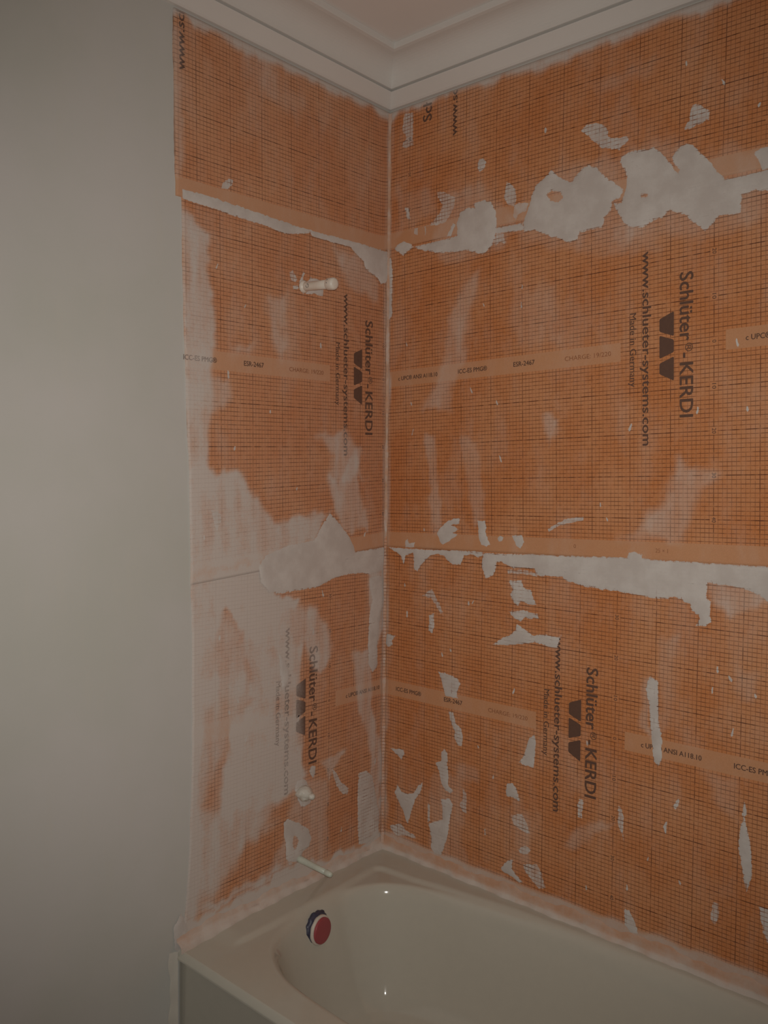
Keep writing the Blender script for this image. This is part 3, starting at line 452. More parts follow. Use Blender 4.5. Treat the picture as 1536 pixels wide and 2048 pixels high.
HAZE = [
    ('L', 0.8, 8, [(-0.6585,1.2453),(-0.6221,1.2753),(-0.4922,1.2876),(-0.4716,1.2348),(-0.43,1.2028),(-0.3598,1.1791),(-0.3761,1.1523),(-0.4086,1.1723),(-0.4244,1.154),(-0.4242,1.1178),(-0.4188,1.0929),(-0.4292,1.0662),(-0.4658,1.0796),(-0.5114,1.0864),(-0.5411,1.1063),(-0.551,1.1424),(-0.5607,1.1629),(-0.5988,1.1865),(-0.6358,1.1908)]),
    ('L', 0.72, 8, [(-0.5889,0.8887),(-0.5307,0.8954),(-0.4905,0.8908),(-0.47,0.8864),(-0.4438,0.8484),(-0.4698,0.8342),(-0.5106,0.8476),(-0.555,0.8344),(-0.5887,0.8231),(-0.5936,0.859)]),
    ('L', 0.55, 12, [(-0.7435,2.1653),(-0.654,2.0984),(-0.6539,1.9438),(-0.639,1.8378),(-0.6449,1.7526),(-0.6508,1.5216),(-0.7237,1.5214)]),
    ('L', 0.3, 10, [(-0.7696,2.5783),(-0.7332,2.548),(-0.7338,2.2249),(-0.7639,2.217)]),
    ('L', 0.62, 14, [(-0.7238,1.5346),(-0.552,1.5282),(-0.5227,1.4824),(-0.4928,1.4316),(-0.4415,1.3946),(-0.3778,1.4081),(-0.2772,1.4254),(-0.242,1.416),(-0.2994,1.3432),(-0.4922,1.2876),(-0.7242,1.2769)]),
    ('L', 0.62, 18, [(-0.7242,1.2769),(-0.6221,1.2753),(-0.6174,1.1661),(-0.6449,1.1099),(-0.6585,1.0523),(-0.663,0.9673),(-0.7246,0.9795)]),
    ('L', 0.62, 18, [(-0.7245,1.0284),(-0.663,1.0173),(-0.6764,0.9081),(-0.681,0.6844),(-0.6721,0.492),(-0.7255,0.4145),(-0.7294,0.6991)]),
    ('L', 0.5, 14, [(-0.4246,1.1902),(-0.2744,1.1359),(-0.2388,1.106),(-0.2257,0.9968),(-0.2728,0.9619),(-0.3423,1.0614),(-0.3586,1.0184),(-0.3525,0.9345),(-0.4231,0.9194),(-0.4294,1.1105)]),
    ('L', 0.58, 12, [(-0.5411,1.1063),(-0.4292,1.0662),(-0.4177,0.9184),(-0.5308,0.9409),(-0.5211,0.9939),(-0.5508,1.0884)]),
    ('L', 0.3, 25, [(-0.6585,1.1787),(-0.5413,1.1527),(-0.5308,0.9409),(-0.6809,0.9708)]),
    ('L', 0.6, 14, [(-0.5936,0.8897),(-0.4287,0.9748),(-0.4282,0.8856),(-0.3521,0.8862),(-0.357,0.7956),(-0.3166,0.6844),(-0.3671,0.6561),(-0.4689,0.6484),(-0.5692,0.6505),(-0.6169,0.6649),(-0.5982,0.7907)]),
    ('L', 0.45, 25, [(-0.6855,0.6858),(-0.4791,0.6231),(-0.4372,0.5898),(-0.5396,0.5621),(-0.5882,0.5196),(-0.6675,0.4521),(-0.7341,0.4255)]),
    ('L', 0.35, 25, [(-0.7029,1.0245),(-0.531,0.9934),(-0.5207,0.8893),(-0.5889,0.8887),(-0.681,0.6844)]),
    ('L', 0.8, 10, [(-0.7428,0.429),(-0.588,0.4292),(-0.5292,0.4307),(-0.4679,0.4363),(-0.3431,0.4418),(-0.2677,0.4219),(-0.1123,0.4137),(-0.012,0.4342),(0.0375,0.3994),(0.0458,0.3346),(-0.2128,0.3518),(-0.4675,0.3418),(-0.6165,0.3465),(-0.7429,0.3693)]),
    ('L', 0.55, 10, [(-0.6675,0.4521),(-0.5785,0.4571),(-0.4258,0.4665),(-0.415,0.4502),(-0.5687,0.4376),(-0.663,0.435)]),
    ('L', 0.4, 10, [(-0.2432,1.5336),(-0.201,1.5041),(-0.1341,1.5948),(-0.0958,1.5957),(-0.1331,1.5169),(-0.0729,1.3573),(-0.1561,1.3526),(-0.2241,1.4111)]),
    ('L', 0.38, 12, [(-0.2488,1.5083),(-0.2319,1.5865),(-0.3019,1.6259),(-0.1722,1.6518),(-0.0946,1.5079)]),
    ('L', 0.33, 14, [(-0.475,1.9729),(-0.4136,1.9941),(-0.4132,1.9241),(-0.4023,1.863),(-0.4231,1.8294),(-0.4491,1.8537),(-0.4647,1.9172)]),
    ('L', 0.3, 16, [(-0.2378,2.1451),(-0.1352,2.1653),(-0.0377,2.0888),(-0.05,2.0301),(-0.1648,2.0547)]),
    ('L', 0.3, 16, [(-0.5998,1.8403),(-0.524,1.8603),(-0.524,1.8414),(-0.5812,1.8202)]),
    ('L', 0.22, 25, [(-0.5622,2.5686),(-0.5159,2.5975),(-0.3431,2.5061),(-0.372,2.4549),(-0.4837,2.4931),(-0.5569,2.5001)]),
    ('L', 0.35, 12, [(-0.7234,1.7488),(-0.595,1.7562),(-0.5903,1.7085),(-0.6361,1.6763),(-0.7193,1.6927)]),
    ('R', 0.36, 14, [(0.2764,2.0626),(0.3253,2.0823),(0.3208,2.039),(0.3052,1.9968),(0.2845,1.9234),(0.2967,1.8642),(0.2365,1.7782),(0.2434,1.7095),(0.1313,1.7185),(0.184,1.7858),(0.2291,1.8698),(0.2217,1.9614)]),
    ('R', 0.22, 25, [(0.4568,2.021),(0.573,2.022),(0.58,1.923),(0.6047,1.8593),(0.4854,1.853),(0.4335,1.9259)]),
    ('R', 0.38, 7, [(0.1449,1.6404),(0.1856,1.6253),(0.2067,1.4539),(0.2115,1.3825),(0.1939,1.3528),(0.1737,1.4673)]),
    ('R', 0.28, 8, [(0.2742,1.624),(0.3254,1.6233),(0.3664,1.4042),(0.3215,1.3882)]),
    ('R', 0.42, 16, [(0.8986,1.5649),(1.0059,1.5493),(0.9354,1.4416),(0.9037,1.3874),(0.7629,1.3787),(0.8164,1.4125),(0.8676,1.4586)]),
    ('R', 0.5, 8, [(0.5431,1.6771),(0.5667,1.6888),(0.5907,1.6673),(0.5825,1.6195),(0.5641,1.5972),(0.5536,1.635)]),
    ('R', 0.22, 25, [(0.6705,2.494),(0.8247,2.5008),(0.8357,2.4751),(0.77,2.4653),(0.6901,2.4615)]),
    ('R', 0.33, 16, [(1.0477,1.0953),(1.0959,1.1066),(1.0799,1.0407),(1.0557,1.0361)]),
    ('R', 0.28, 14, [(0.8621,1.1625),(0.91,1.169),(0.8997,0.9321),(0.8791,0.9276)]),
    ('R', 0.4, 6, [(0.8227,1.0505),(0.8458,1.0544),(0.8553,0.9015),(0.8263,0.9163)]),
    ('R', 0.28, 14, [(0.7404,2.1442),(0.8128,2.1309),(0.7686,2.084),(0.7492,2.0626),(0.7082,2.0784)]),
    ('R', 0.3, 14, [(0.7651,2.1164),(0.8148,2.1142),(0.8444,2.0439),(0.7667,2.056)]),
    ('R', 0.45, 10, [(0.9767,1.2912),(1.1063,1.2983),(1.1079,1.2494),(1.0279,1.2175),(0.9784,1.2343)]),
    ('R', 0.25, 12, [(0.2678,0.7055),(0.3669,0.7072),(0.3633,0.6695),(0.2964,0.6523)]),
    ('R', 0.25, 10, [(0.4662,0.6529),(0.4988,0.6617),(0.5248,0.584),(0.5308,0.4972),(0.4823,0.4816)]),
    ('R', 0.25, 16, [(0.9725,0.8483),(1.0489,0.8544),(1.0579,0.7662),(1.0199,0.775)]),
    ('R', 0.3, 10, [(0.6981,0.6614),(0.7589,0.6789),(0.6582,0.5716),(0.6293,0.5758)]),
    ('L', 0.22, 30, [(-0.724,1.3424),(-0.4229,1.3097),(-0.3487,1.0434),(-0.3647,0.6856),(-0.4888,0.6119),(-0.6351,0.4514),(-0.7399,0.4168)]),
    ('L', 0.35, 20, [(-0.5724,0.8201),(-0.3467,0.7789),(-0.3644,0.6436),(-0.4888,0.6119),(-0.6197,0.6523)]),
    ('L', 0.42, 8, [(-0.4307,1.1366),(-0.3488,1.0573),(-0.3377,0.8187),(-0.346,0.6805),(-0.4012,0.6818),(-0.4206,0.9191)]),
    ('L', 0.3, 14, [(-0.346,0.6805),(-0.2391,0.6514),(-0.237,0.4463),(-0.3053,0.3541),(-0.4879,0.3951),(-0.5716,0.4271),(-0.4182,0.5073)]),
    ('L', 0.4, 8, [(-0.1505,0.9982),(-0.0641,0.9996),(-0.0502,0.8148),(-0.0022,0.6494),(-0.0224,0.4679),(-0.0708,0.6974)]),
    ('L', 0.5, 8, [(-0.079,1.271),(0.0039,1.2802),(0.0071,1.081),(-0.0306,1.0097),(-0.0662,1.1504)]),
    ('L', 0.4, 6, [(-0.2695,0.7173),(-0.1681,0.7212),(-0.229,0.6487)]),
    ('R', 0.3, 22, [(0.458,2.196),(0.5161,2.2865),(0.6704,2.3016),(0.8234,2.3009),(0.9523,2.259),(1.0767,2.2297),(1.0814,2.0817),(0.9579,2.0713),(0.8417,2.0798),(0.621,2.0923),(0.4899,2.1262)]),
    ('R', 0.3, 14, [(0.1756,2.2059),(0.2269,2.3071),(0.3285,2.3132),(0.4101,2.257),(0.4586,2.1701),(0.3325,2.1118),(0.1947,2.1329)]),
    ('R', 0.25, 14, [(0.1925,2.2586),(0.0447,2.2284),(0.0233,2.3628),(0.1553,2.3356)]),
    ('R', 0.22, 12, [(0.1841,0.6333),(0.2917,0.6896),(0.314,0.4354),(0.1882,0.3952)]),
]


def poly_sd(S, Z, poly):
    """signed distance (positive inside) from points to polygon"""
    P = np.asarray(poly, float); Q = np.roll(P, -1, 0)
    S = np.asarray(S, float).ravel(); Z = np.asarray(Z, float).ravel()
    dmin = np.full(S.shape, 1e9); inside = np.zeros(S.shape, bool)
    for (x1, y1), (x2, y2) in zip(P, Q):
        ex, ey = x2-x1, y2-y1
        t = np.clip(((S-x1)*ex+(Z-y1)*ey)/(ex*ex+ey*ey+1e-12), 0, 1)
        dmin = np.minimum(dmin, np.hypot(S-x1-t*ex, Z-y1-t*ey))
        c = ((y1 > Z) != (y2 > Z))
        xi = x1 + (Z-y1)*ex/(ey if abs(ey) > 1e-12 else 1e-12)
        inside ^= c & (S < xi)
    return np.where(inside, dmin, -dmin)

def sstep(x, a, b):
    t = np.clip((x-a)/(b-a), 0, 1); return t*t*(3-2*t)

_VN = np.random.default_rng(11).random((8, 64, 64))
def vnoise(x, y, k):
    g = _VN[k]; x = np.asarray(x, float); y = np.asarray(y, float)
    xi = np.floor(x).astype(int); yi = np.floor(y).astype(int); fx = x-xi; fy = y-yi
    fx = fx*fx*(3-2*fx); fy = fy*fy*(3-2*fy)
    a = g[xi % 64, yi % 64]; b = g[(xi+1) % 64, yi % 64]; c = g[xi % 64, (yi+1) % 64]; d = g[(xi+1) % 64, (yi+1) % 64]
    return (a*(1-fx)+b*fx)*(1-fy)+(c*(1-fx)+d*fx)*fy

def haze_at(S0, Z0):
    S0 = np.asarray(S0, float); Z0 = np.asarray(Z0, float)
    S = S0 + 0.020*(vnoise(S0*28, Z0*18, 0)-0.5) + 0.010*(vnoise(S0*75, Z0*50, 1)-0.5)
    Z = Z0 + 0.030*(vnoise(S0*30, Z0*16, 2)-0.5) + 0.014*(vnoise(S0*70, Z0*45, 3)-0.5)
    S = np.where(S0 >= 0, np.maximum(S, 1e-4), np.minimum(S, -1e-4))
    streak = 0.72 + 0.56*vnoise(S0*60, Z0*9, 4)
    keep = np.ones(S.shape)
    for w, st, soft, poly in HAZE:
        P = np.asarray(poly); m = (S >= 0) if w == 'R' else (S < 0)
        wd = soft*0.0009
        m &= (S > P[:, 0].min()-2*wd) & (S < P[:, 0].max()+2*wd) & (Z > P[:, 1].min()-2*wd) & (Z < P[:, 1].max()+2*wd)
        if m.any():
            sd = poly_sd(S[m], Z[m], poly)
            keep[m] *= 1 - np.minimum(0.95, st*(1.2 if w == 'L' else 0.92)*streak[m])*sstep(sd, -wd, wd)
    keep *= np.where(S < 0, 0.86, 1.0)
    cw = 0.010 + 0.016*vnoise(Z0*14, S0*0+np.sign(S0)*3.3, 5)
    corner = sstep(cw-np.abs(S0), -0.004, 0.004)*(0.12+0.55*vnoise(Z0*9, np.sign(S0)*7.1+S0*0, 6))
    keep *= 1 - corner
    ztop = 2.567 + 0.020*(vnoise(S0*22, Z0*0, 7)-0.5) + 0.010*(vnoise(S0*70, Z0*0, 6)-0.5)
    keep *= 1 - 0.85*sstep(Z0-ztop, -0.012, 0.018)
    zlow = 0.432 + 0.016*(vnoise(S0*18, Z0*0, 5)-0.5)
    keep *= 1 - 0.55*sstep(zlow-Z0, -0.006, 0.010)*(S0 >= 0)
    return 1-keep

# ------------------------------------------------------------------ membrane sheets
# name: u origin (right wall), u origin (left wall), z of middle line, tilt right, tilt left, surface depth, flipped
SHEETS = {
    'lower': dict(aR=0.7602, aL=0.7602-PER, z0=0.88, tR=0.0060, tL=-0.0061, d=0.0016, flip=False, v0=-0.5, v1=0.5),
    'upper': dict(aR=0.9757, aL=0.9757-PER, z0=1.807, tR=0.0276, tL=0.0101, d=0.0032, flip=False, v0=-0.5, v1=0.5),
    'top':   dict(aR=0.0830, aL=-0.8980, z0=2.6925, tR=0.0, tL=0.012, d=0.0048, flip=True, v0=0.0, v1=0.5),
}
EDGE = {'lower': [(0.38, -0.735), (0.485, -0.722), (0.607, -0.713), (0.852, -0.704), (1.098, -0.706), (1.4, -0.710)],
        'upper': [(1.25, -0.709), (1.342, -0.710), (1.521, -0.712), (1.699, -0.721), (1.932, -0.729), (2.168, -0.734), (2.32, -0.736)],
        'top': [(2.17, -0.750), (2.383, -0.755), (2.62, -0.756)]}
SX_END = 1.52

def to_wall(sh, u, v, side):
    """sheet print coordinates (relative to the printed number column of one period) -> wall (s, z)"""
    a = sh['aR'] if side == 'R' else sh['aL']; t = sh['tR'] if side == 'R' else sh['tL']
    if sh['flip']: u, v = -u, -v
    s = a + u - t*v
    z = sh['z0'] + v + t*s
    return s, z

def to_print(sh, s, z):
    s = np.asarray(s, float); z = np.asarray(z, float)
    a = np.where(s >= 0, sh['aR'], sh['aL']); t = np.where(s >= 0, sh['tR'], sh['tL'])
    u = s + t*(z-sh['z0']) - a; v = z - sh['z0'] - t*s
    if sh['flip']: u, v = -u, -v
    return u, v

def wall3(s, z, d):
    return (s, -d, z) if s >= 0 else (d, s, z)

def edge_s(key, z):
    e = EDGE[key]; zz = [p[0] for p in e]; ss = [p[1] for p in e]
    return np.interp(z, zz, ss) + 0.0030*(vnoise(np.asarray(z)*16, 1.5, 4)-0.5) + 0.0020*(vnoise(np.asarray(z)*60, 4.5, 5)-0.5)

def make_sheet(key, label):
    sh = SHEETS[key]; d = sh['d']
    verts, faces, S, Zs = [], [], [], []
    step = 0.007
    for side in ('L', 'R'):
        t = sh['tL'] if side == 'L' else sh['tR']
        if key == 'top':
            nz = int(0.40/step)
        else:
            nz = int((sh['v1']-sh['v0'])/step)
        ns = int(0.73/step) if side == 'L' else int(SX_END/step)
        base = len(verts)
        for j in range(nz+1):
            fj = j/nz
            for i in range(ns+1):
                fi = i/ns
                s_nom = -0.72*(1-fi) if side == 'L' else SX_END*fi
                if key == 'top':
                    zb = 2.1925 + (0.012*s_nom*1.4 if side == 'L' else 0.0) - (0.012 if side == 'L' else 0)*(1-math.exp(-abs(s_nom)/0.02))
                    zt = 2.5885
                    z = zb + (zt-zb)*fj
                else:
                    v = sh['v0'] + (sh['v1']-sh['v0'])*fj
                    if key == 'upper' and side == 'L' and fj == 0:
                        pass
                    z = sh['z0'] + v + t*s_nom
                    if key == 'upper' and side == 'L':          # the sheet sags a little towards its free end
                        z += 0.060*s_nom*max(0.0, -v-0.1)/0.4*1.0
                    if key == 'lower': z = max(z, 0.3792)
                if side == 'L':
                    e = float(edge_s(key, z)); s = e + (-d - e)*fi
                else:
                    s = d + (SX_END-d)*fi
                verts.append(wall3(s, z, d)); S.append(s); Zs.append(z)
        w = ns+1
        for j in range(nz):
            for i in range(ns):
                a = base+j*w+i
                faces.append((a, a+1, a+w+1, a+w))
        # turned-down rim so the sheet has its thickness
        def skirt(idx):
            b0 = len(verts)
            for k in idx:
                s, z = S[k], Zs[k]
                verts.append(wall3(s, z, 0.0001)); S.append(s); Zs.append(z)
            for q in range(len(idx)-1):
                faces.append((idx[q], b0+q, b0+q+1, idx[q+1]))
        skirt([base+i for i in range(w)])
        skirt([base+nz*w+i for i in reversed(range(w))])
        if side == 'L': skirt([base+j*w for j in reversed(range(nz+1))])
        else: skirt([base+j*w+ns for j in range(nz+1)])
    me = mesh('membrane_sheet', verts, faces, True)
    S = np.array(S); Zs = np.array(Zs)
    if key == 'upper':   # keep the print square to the sagging edge
        Zp = np.where(S < 0, Zs - 0.0, Zs)
    u, v = to_print(sh, S, Zs)
    if key == 'upper':
        m = S < 0
        # invert the sag so the bottom band follows the sheet edge
        vv = v.copy()
        for _ in range(3):
            vv = np.where(m, v - 0.060*S*np.maximum(0, -vv-0.1)/0.4, v)
        v = vv
    if key == 'top':
        m = S < 0
        v = np.where(m, v - 0.012*(1-np.exp(-np.abs(S)/0.02)) + 0.0048*S*1.0, v)
    attr_v(me, 'print', np.stack([u, v, np.zeros_like(u)], 1))
    attr_f(me, 'haze', haze_at(S, Zs))
    o = link('membrane_sheet', me, None, MEMBRANE)
    return tag(o, label, 'membrane', 'orange waterproofing sheets on the tub walls')

SO = {
    'lower': make_sheet('lower', 'lowest orange gridded membrane sheet, its bottom edge meeting the bathtub'),
    'upper': make_sheet('upper', 'middle orange gridded membrane sheet, with the capped white shower pipe coming through'),
    'top': make_sheet('top', 'topmost orange gridded membrane sheet, under the crown moulding, printed upside down'),
}

# ------------------------------------------------------------------ printing on the sheets
def text_geo(body, bold=0.0):
    cu = bpy.data.curves.new('lettering', 'FONT')
    cu.body = body; cu.size = 1.0; cu.resolution_u = 3
    ob = bpy.data.objects.new('lettering', cu)
    COL.objects.link(ob)
    dg = bpy.context.evaluated_depsgraph_get()
    me = ob.evaluated_get(dg).to_mesh()
    v = np.array([(p.co[0], p.co[1], 0.0) for p in me.vertices]); f = [tuple(p.vertices) for p in me.polygons]
    ob.evaluated_get(dg).to_mesh_clear()
    bpy.data.objects.remove(ob); bpy.data.curves.remove(cu)
    if bold > 0:                                  # double strike for the heavy weight
        n = len(v)
        v = np.concatenate([v+np.array([dx, dy, k*0.00007]) for k, (dx, dy) in enumerate(((-bold, 0), (bold, 0), (0, bold*0.7), (0, -bold*0.7)))])
        f = [tuple(i+k*n for i in q) for k in range(4) for q in f]
    return v, f

CAPH = None
def cap_height():
    global CAPH
    if CAPH is None:
        v, f = text_geo('H'); CAPH = v[:, 1].max()-v[:, 1].min()
    return CAPH

def put(name, key, side, geos, mat, zmax=None, zmin=None, smin=None):
    """geos: list of (uv vertices, faces) in print coordinates"""
    sh = SHEETS[key]; V, F, HS, HZ = [], [], [], []
    for uvv, f in geos:
        b = len(V)
        for row in uvv:
            u, v = row[0], row[1]; lift = row[2] if len(row) > 2 else 0.0
            s, z = to_wall(sh, u, v, side)
            s = max(s, sh['d']) if side == 'R' else min(s, -sh['d'])
            V.append(wall3(s, z, sh['d']+0.0003+lift)); HS.append(s); HZ.append(z)
        F += [tuple(b+i for i in q) for q in f]
    me = mesh(name, V, F)
    attr_f(me, 'haze', haze_at(np.array(HS), np.array(HZ)))
    bm = bmesh.new(); bm.from_mesh(me)
    for zz, n in ((zmax, 1), (zmin, -1)):
        if zz is not None:
            g = bm.verts[:]+bm.edges[:]+bm.faces[:]
            bmesh.ops.bisect_plane(bm, geom=g, plane_co=(0, 0, zz), plane_no=(0, 0, n), clear_outer=True)
    want = Vector((1, 0, 0)) if side == 'L' else Vector((0, -1, 0))
    bm.normal_update()
    rev = [f for f in bm.faces if f.normal.dot(want) < 0]
    bmesh.ops.reverse_faces(bm, faces=rev)
    bm.to_mesh(me); bm.free()
    if len(me.polygons) == 0: return None
    return link(name, me, SO[key], mat)

def vert_text(body, v_start, v_end, u_base, cap, bold=0.0):
    v, f = text_geo(body, bold)
    x0, x1 = v[:, 0].min(), v[:, 0].max()
    gx = (v[:, 0]-x0)/(x1-x0)*(v_start-v_end); gy = v[:, 1]/cap_height()*cap
    return np.stack([u_base+gy, v_start-gx, v[:, 2]], 1), f

def hor_text(body, u0, u1, v_base, cap, bold=0.0):
    v, f = text_geo(body, bold)
    x0, x1 = v[:, 0].min(), v[:, 0].max()
    return np.stack([u0+(v[:, 0]-x0)/(x1-x0)*(u1-u0), v_base+v[:, 1]/cap_height()*cap, v[:, 2]], 1), f

def round_poly(pts, r=0.004, k=4):
    out = []; n = len(pts)
    for i in range(n):
        p0 = np.array(pts[i-1]); p = np.array(pts[i]); p1 = np.array(pts[(i+1) % n])
        a = (p0-p)/np.linalg.norm(p0-p); b = (p1-p)/np.linalg.norm(p1-p)
        A = p+a*r; B = p+b*r
        for q in range(k+1):
            t = q/k; out.append(tuple((1-t)**2*A+2*t*(1-t)*p+t*t*B))
    return out
UI, UO = -0.1272, -0.0925
LOGO = [[(UO, 0.0800), (UI, 0.0655), (UI, 0.0365), (UO, 0.0225)],
        [(UO, 0.0145), (UI, 0.0275), (UI, -0.0265), (UO, -0.0140)],
        [(UO, -0.0240), (UI, -0.0375), (UI, -0.0620), (UO, -0.0800)]]
LOGO_G = [(np.array(round_poly(p)), [tuple(range(20))]) for p in LOGO]
def join(*gs):
    V, F, b = [], [], 0
    for v, f in gs:
        V.append(v); F += [tuple(b+i for i in q) for q in f]; b += len(v)
    return np.concatenate(V), F
T_NAME = join(vert_text('Schlüter', 0.165, 0.0085, -0.0782, 0.0302, 0.022), vert_text('®', 0.0035, -0.0165, -0.0660, 0.0165, 0.006),
              vert_text('-', -0.0180, -0.0305, -0.0782, 0.0302, 0.022), vert_text('KERDI', -0.0405, -0.166, -0.0782, 0.0302, 0.022))
T_WEB = vert_text('www.schlueter-systems.com', 0.2285, -0.2275, -0.1682, 0.0205, 0.020)
T_MADE = vert_text('Made in Germany', 0.0885, -0.0865, -0.1998, 0.0155, 0.010)
B1 = hor_text('c UPC® ANSI A118.10', 0.068, 0.2145, -0.006, 0.0115, 0.022)
B2 = hor_text('ICC-ES PMG®', 0.287, 0.3845, -0.006, 0.0118, 0.022)
B3 = hor_text('ESR-2467', 0.4685, 0.5335, -0.005, 0.0120, 0.022)
B4 = hor_text('CHARGE: 19/220', 0.6215, 0.7475, -0.006, 0.0110, 0.004)
NUMS = []
for k in range(-4, 5):
    body = str(abs(k)*10); c = k*0.1
    h = 0.0062*len(body)/2
    NUMS.append(vert_text(body, c+h, c-h, -0.0042, 0.0085, 0.012))
SIZE = hor_text('25 × 1', -0.1365, -0.1065, -0.480, 0.0095, -0.004)
ZERO = hor_text('0', -0.352, -0.345, -0.478, 0.009, 0.0)

def shift(g, du): return (g[0]+np.array([du, 0.0, 0.0]), g[1])

def prints(key, side, batch=(), std=(), extra=(), **kw):
    put('printed_name', key, side, [T_NAME], INKM, **kw)
    for g in LOGO_G: put('logo_piece', key, side, [g], INKM, **kw)
    put('printed_website', key, side, [T_WEB], INKM, **kw)
    put('printed_origin', key, side, [T_MADE], INKM, **kw)
    for g in NUMS: put('printed_number', key, side, [g], INKM, **kw)
    for g in std: put('printed_standard', key, side, [g], INKM)
    for g in batch: put('printed_batch', key, side, [g], INKL)

prints('upper', 'R', [shift(B4, -PER), SIZE, ZERO], [shift(g, -PER) for g in (B1, B2, B3)] + [B1, B2, B3])
prints('upper', 'L', [shift(B4, -PER)], [shift(g, -PER) for g in (B2, B3)])
prints('lower', 'R', [shift(B4, -PER)], [shift(g, -PER) for g in (B2, B3)] + [B1, B2, B3])
prints('lower', 'L', [], [B1])
put('printed_name', 'top', 'R', [T_NAME], INKM, zmax=2.581)
put('printed_website', 'top', 'R', [T_WEB], INKM, zmax=2.586)
for g in NUMS: put('printed_number', 'top', 'R', [g], INKM, zmax=2.56, zmin=2.21)
put('printed_website', 'top', 'L', [T_WEB], INKM, zmax=2.586)

# ------------------------------------------------------------------ mortar smears
def resample(poly, step, jit, close=True):
    P = np.asarray(poly, float); out = []
    n = len(P)
    for i in range(n):
        a, b = P[i], P[(i+1) % n]; L = np.linalg.norm(b-a); k = max(1, int(round(L/step)))
        nrm = np.array([-(b-a)[1], (b-a)[0]])/(L+1e-9)
        for q in range(k):
            t = q/k; j = rng.normal(0, jit) if q else rng.normal(0, jit*0.3)
            out.append(a+(b-a)*t+nrm*j)
    return np.array(out)

def smear(wall, dens, soft, poly, hole):
    P = resample(poly, 0.006, 0.0009)
    if wall == 'R': P[:, 0] = np.maximum(P[:, 0], 0.0065)
    else: P[:, 0] = np.minimum(P[:, 0], -0.0065)
    cz = P[:, 1].mean()
    zlo, zhi = P[:, 1].min(), P[:, 1].max(); sm = P[:, 0].mean()
    key = 'top' if cz > 2.19 else 'upper' if cz > 1.32 else 'lower'
    top_d = 0.0048 if zhi > 2.165 else 0.0032 if zhi > 1.26 else 0.0016
    d = top_d + (0.0009 if dens >= 0.65 else 0.00012)
    g = 0.006
    gx, gz = np.meshgrid(np.arange(P[:, 0].min(), P[:, 0].max(), g), np.arange(zlo, zhi, g))
    gx = gx.ravel(); gz = gz.ravel()
    if len(gx):
        sd = poly_sd(gx, gz, P); m = sd > 0.0025
        gx, gz = gx[m]+rng.normal(0, 0.0007, m.sum()), gz[m]+rng.normal(0, 0.0007, m.sum())
    pts = [Vector((float(a), float(b))) for a, b in P] + [Vector((float(a), float(b))) for a, b in zip(gx, gz)]
    n = len(P)
    res = delaunay_2d_cdt(pts, [(i, (i+1) % n) for i in range(n)], [], 1, 1e-5)
    V2, F = res[0], res[2]
    S = np.array([v.x for v in V2]); Z = np.array([v.y for v in V2])
    sd = np.maximum(poly_sd(S, Z, P), 0)
    if hole:
        sd = np.minimum(sd, -poly_sd(S, Z, hole)-0.0018)
    w = soft*0.0016
    cover = np.clip((sd+0.0016)/w, -0.6 if hole else 0, 1)
    dd = d + (0.0010*np.clip(sd/0.012, 0, 1)*dens - 0.0006*(1-np.clip(sd/0.003, 0, 1)) if dens >= 0.65 else 0*sd)
    verts = [wall3(s, z, q) for s, z, q in zip(S, Z, dd)]
    faces = [tuple(f) for f in F]
    me = mesh('mortar_smear', verts, faces, True)
    want = Vector((1, 0, 0)) if wall == 'L' else Vector((0, -1, 0))
    bm = bmesh.new(); bm.from_mesh(me); bm.normal_update()
    bmesh.ops.reverse_faces(bm, faces=[f for f in bm.faces if f.normal.dot(want) < 0])
    bm.to_mesh(me); bm.free()
    tsf = np.where(S >= 0, SHEETS['upper']['tR'], SHEETS['upper']['tL'])
    zup = 1.307 + tsf*S + np.where(S < 0, 0.06*S, 0)
    ztp = np.where(S >= 0, 2.1925, 2.1805+0.0168*S)
    u = np.zeros(len(S)); v = np.zeros(len(S))
    for kk, m in (('top', Z > ztp), ('upper', (Z <= ztp) & (Z > zup)), ('lower', Z <= zup)):
        if m.any():
            uu, vv = to_print(SHEETS[kk], S[m], Z[m]); u[m] = uu; v[m] = vv
    attr_v(me, 'print', np.stack([u, v, np.zeros_like(u)], 1))
    attr_f(me, 'haze', haze_at(S, Z) if sm > -0.725 else np.full(len(S), 0.95))
    attr_f(me, 'cover', cover); attr_f(me, 'dens', np.full(len(S), dens))
    par = SO[key] if sm > -0.725 else WALL_L
    return link('mortar_smear', me, par, MUDM)

for w, dens, soft, poly, hole in PATCH:
    smear(w, dens, soft, poly, hole)

# small stray crumbs and flicks of mortar
for k in range(90):
    if k % 3: s = float(rng.uniform(0.03, 1.1)); w = 'R'
    else: s = float(rng.uniform(-0.68, -0.03)); w = 'L'
    z = float(rng.uniform(0.46, 2.5)) if k % 4 else float(rng.uniform(0.46, 1.25))
    a = float(rng.uniform(-0.5, 0.5)); L = float(rng.uniform(0.006, 0.018)); q = float(rng.uniform(0.0018, 0.0035))
    dx, dz = math.sin(a), math.cos(a)
    poly = [(s-dz*q, z+dx*q), (s+dx*L-dz*q*0.6, z+dz*L), (s+dx*L+dz*q*0.4, z+dz*L*0.96), (s+dz*q, z-dx*q), (s-dx*q, z-dz*q*1.5)]
    dn = float(rng.uniform(0.66, 0.8))
    if any(q[0] == w and poly_sd([s], [z], q[3])[0] > -0.03 for q in PATCH): continue
    smear(w, dn, 1.5, poly, None)

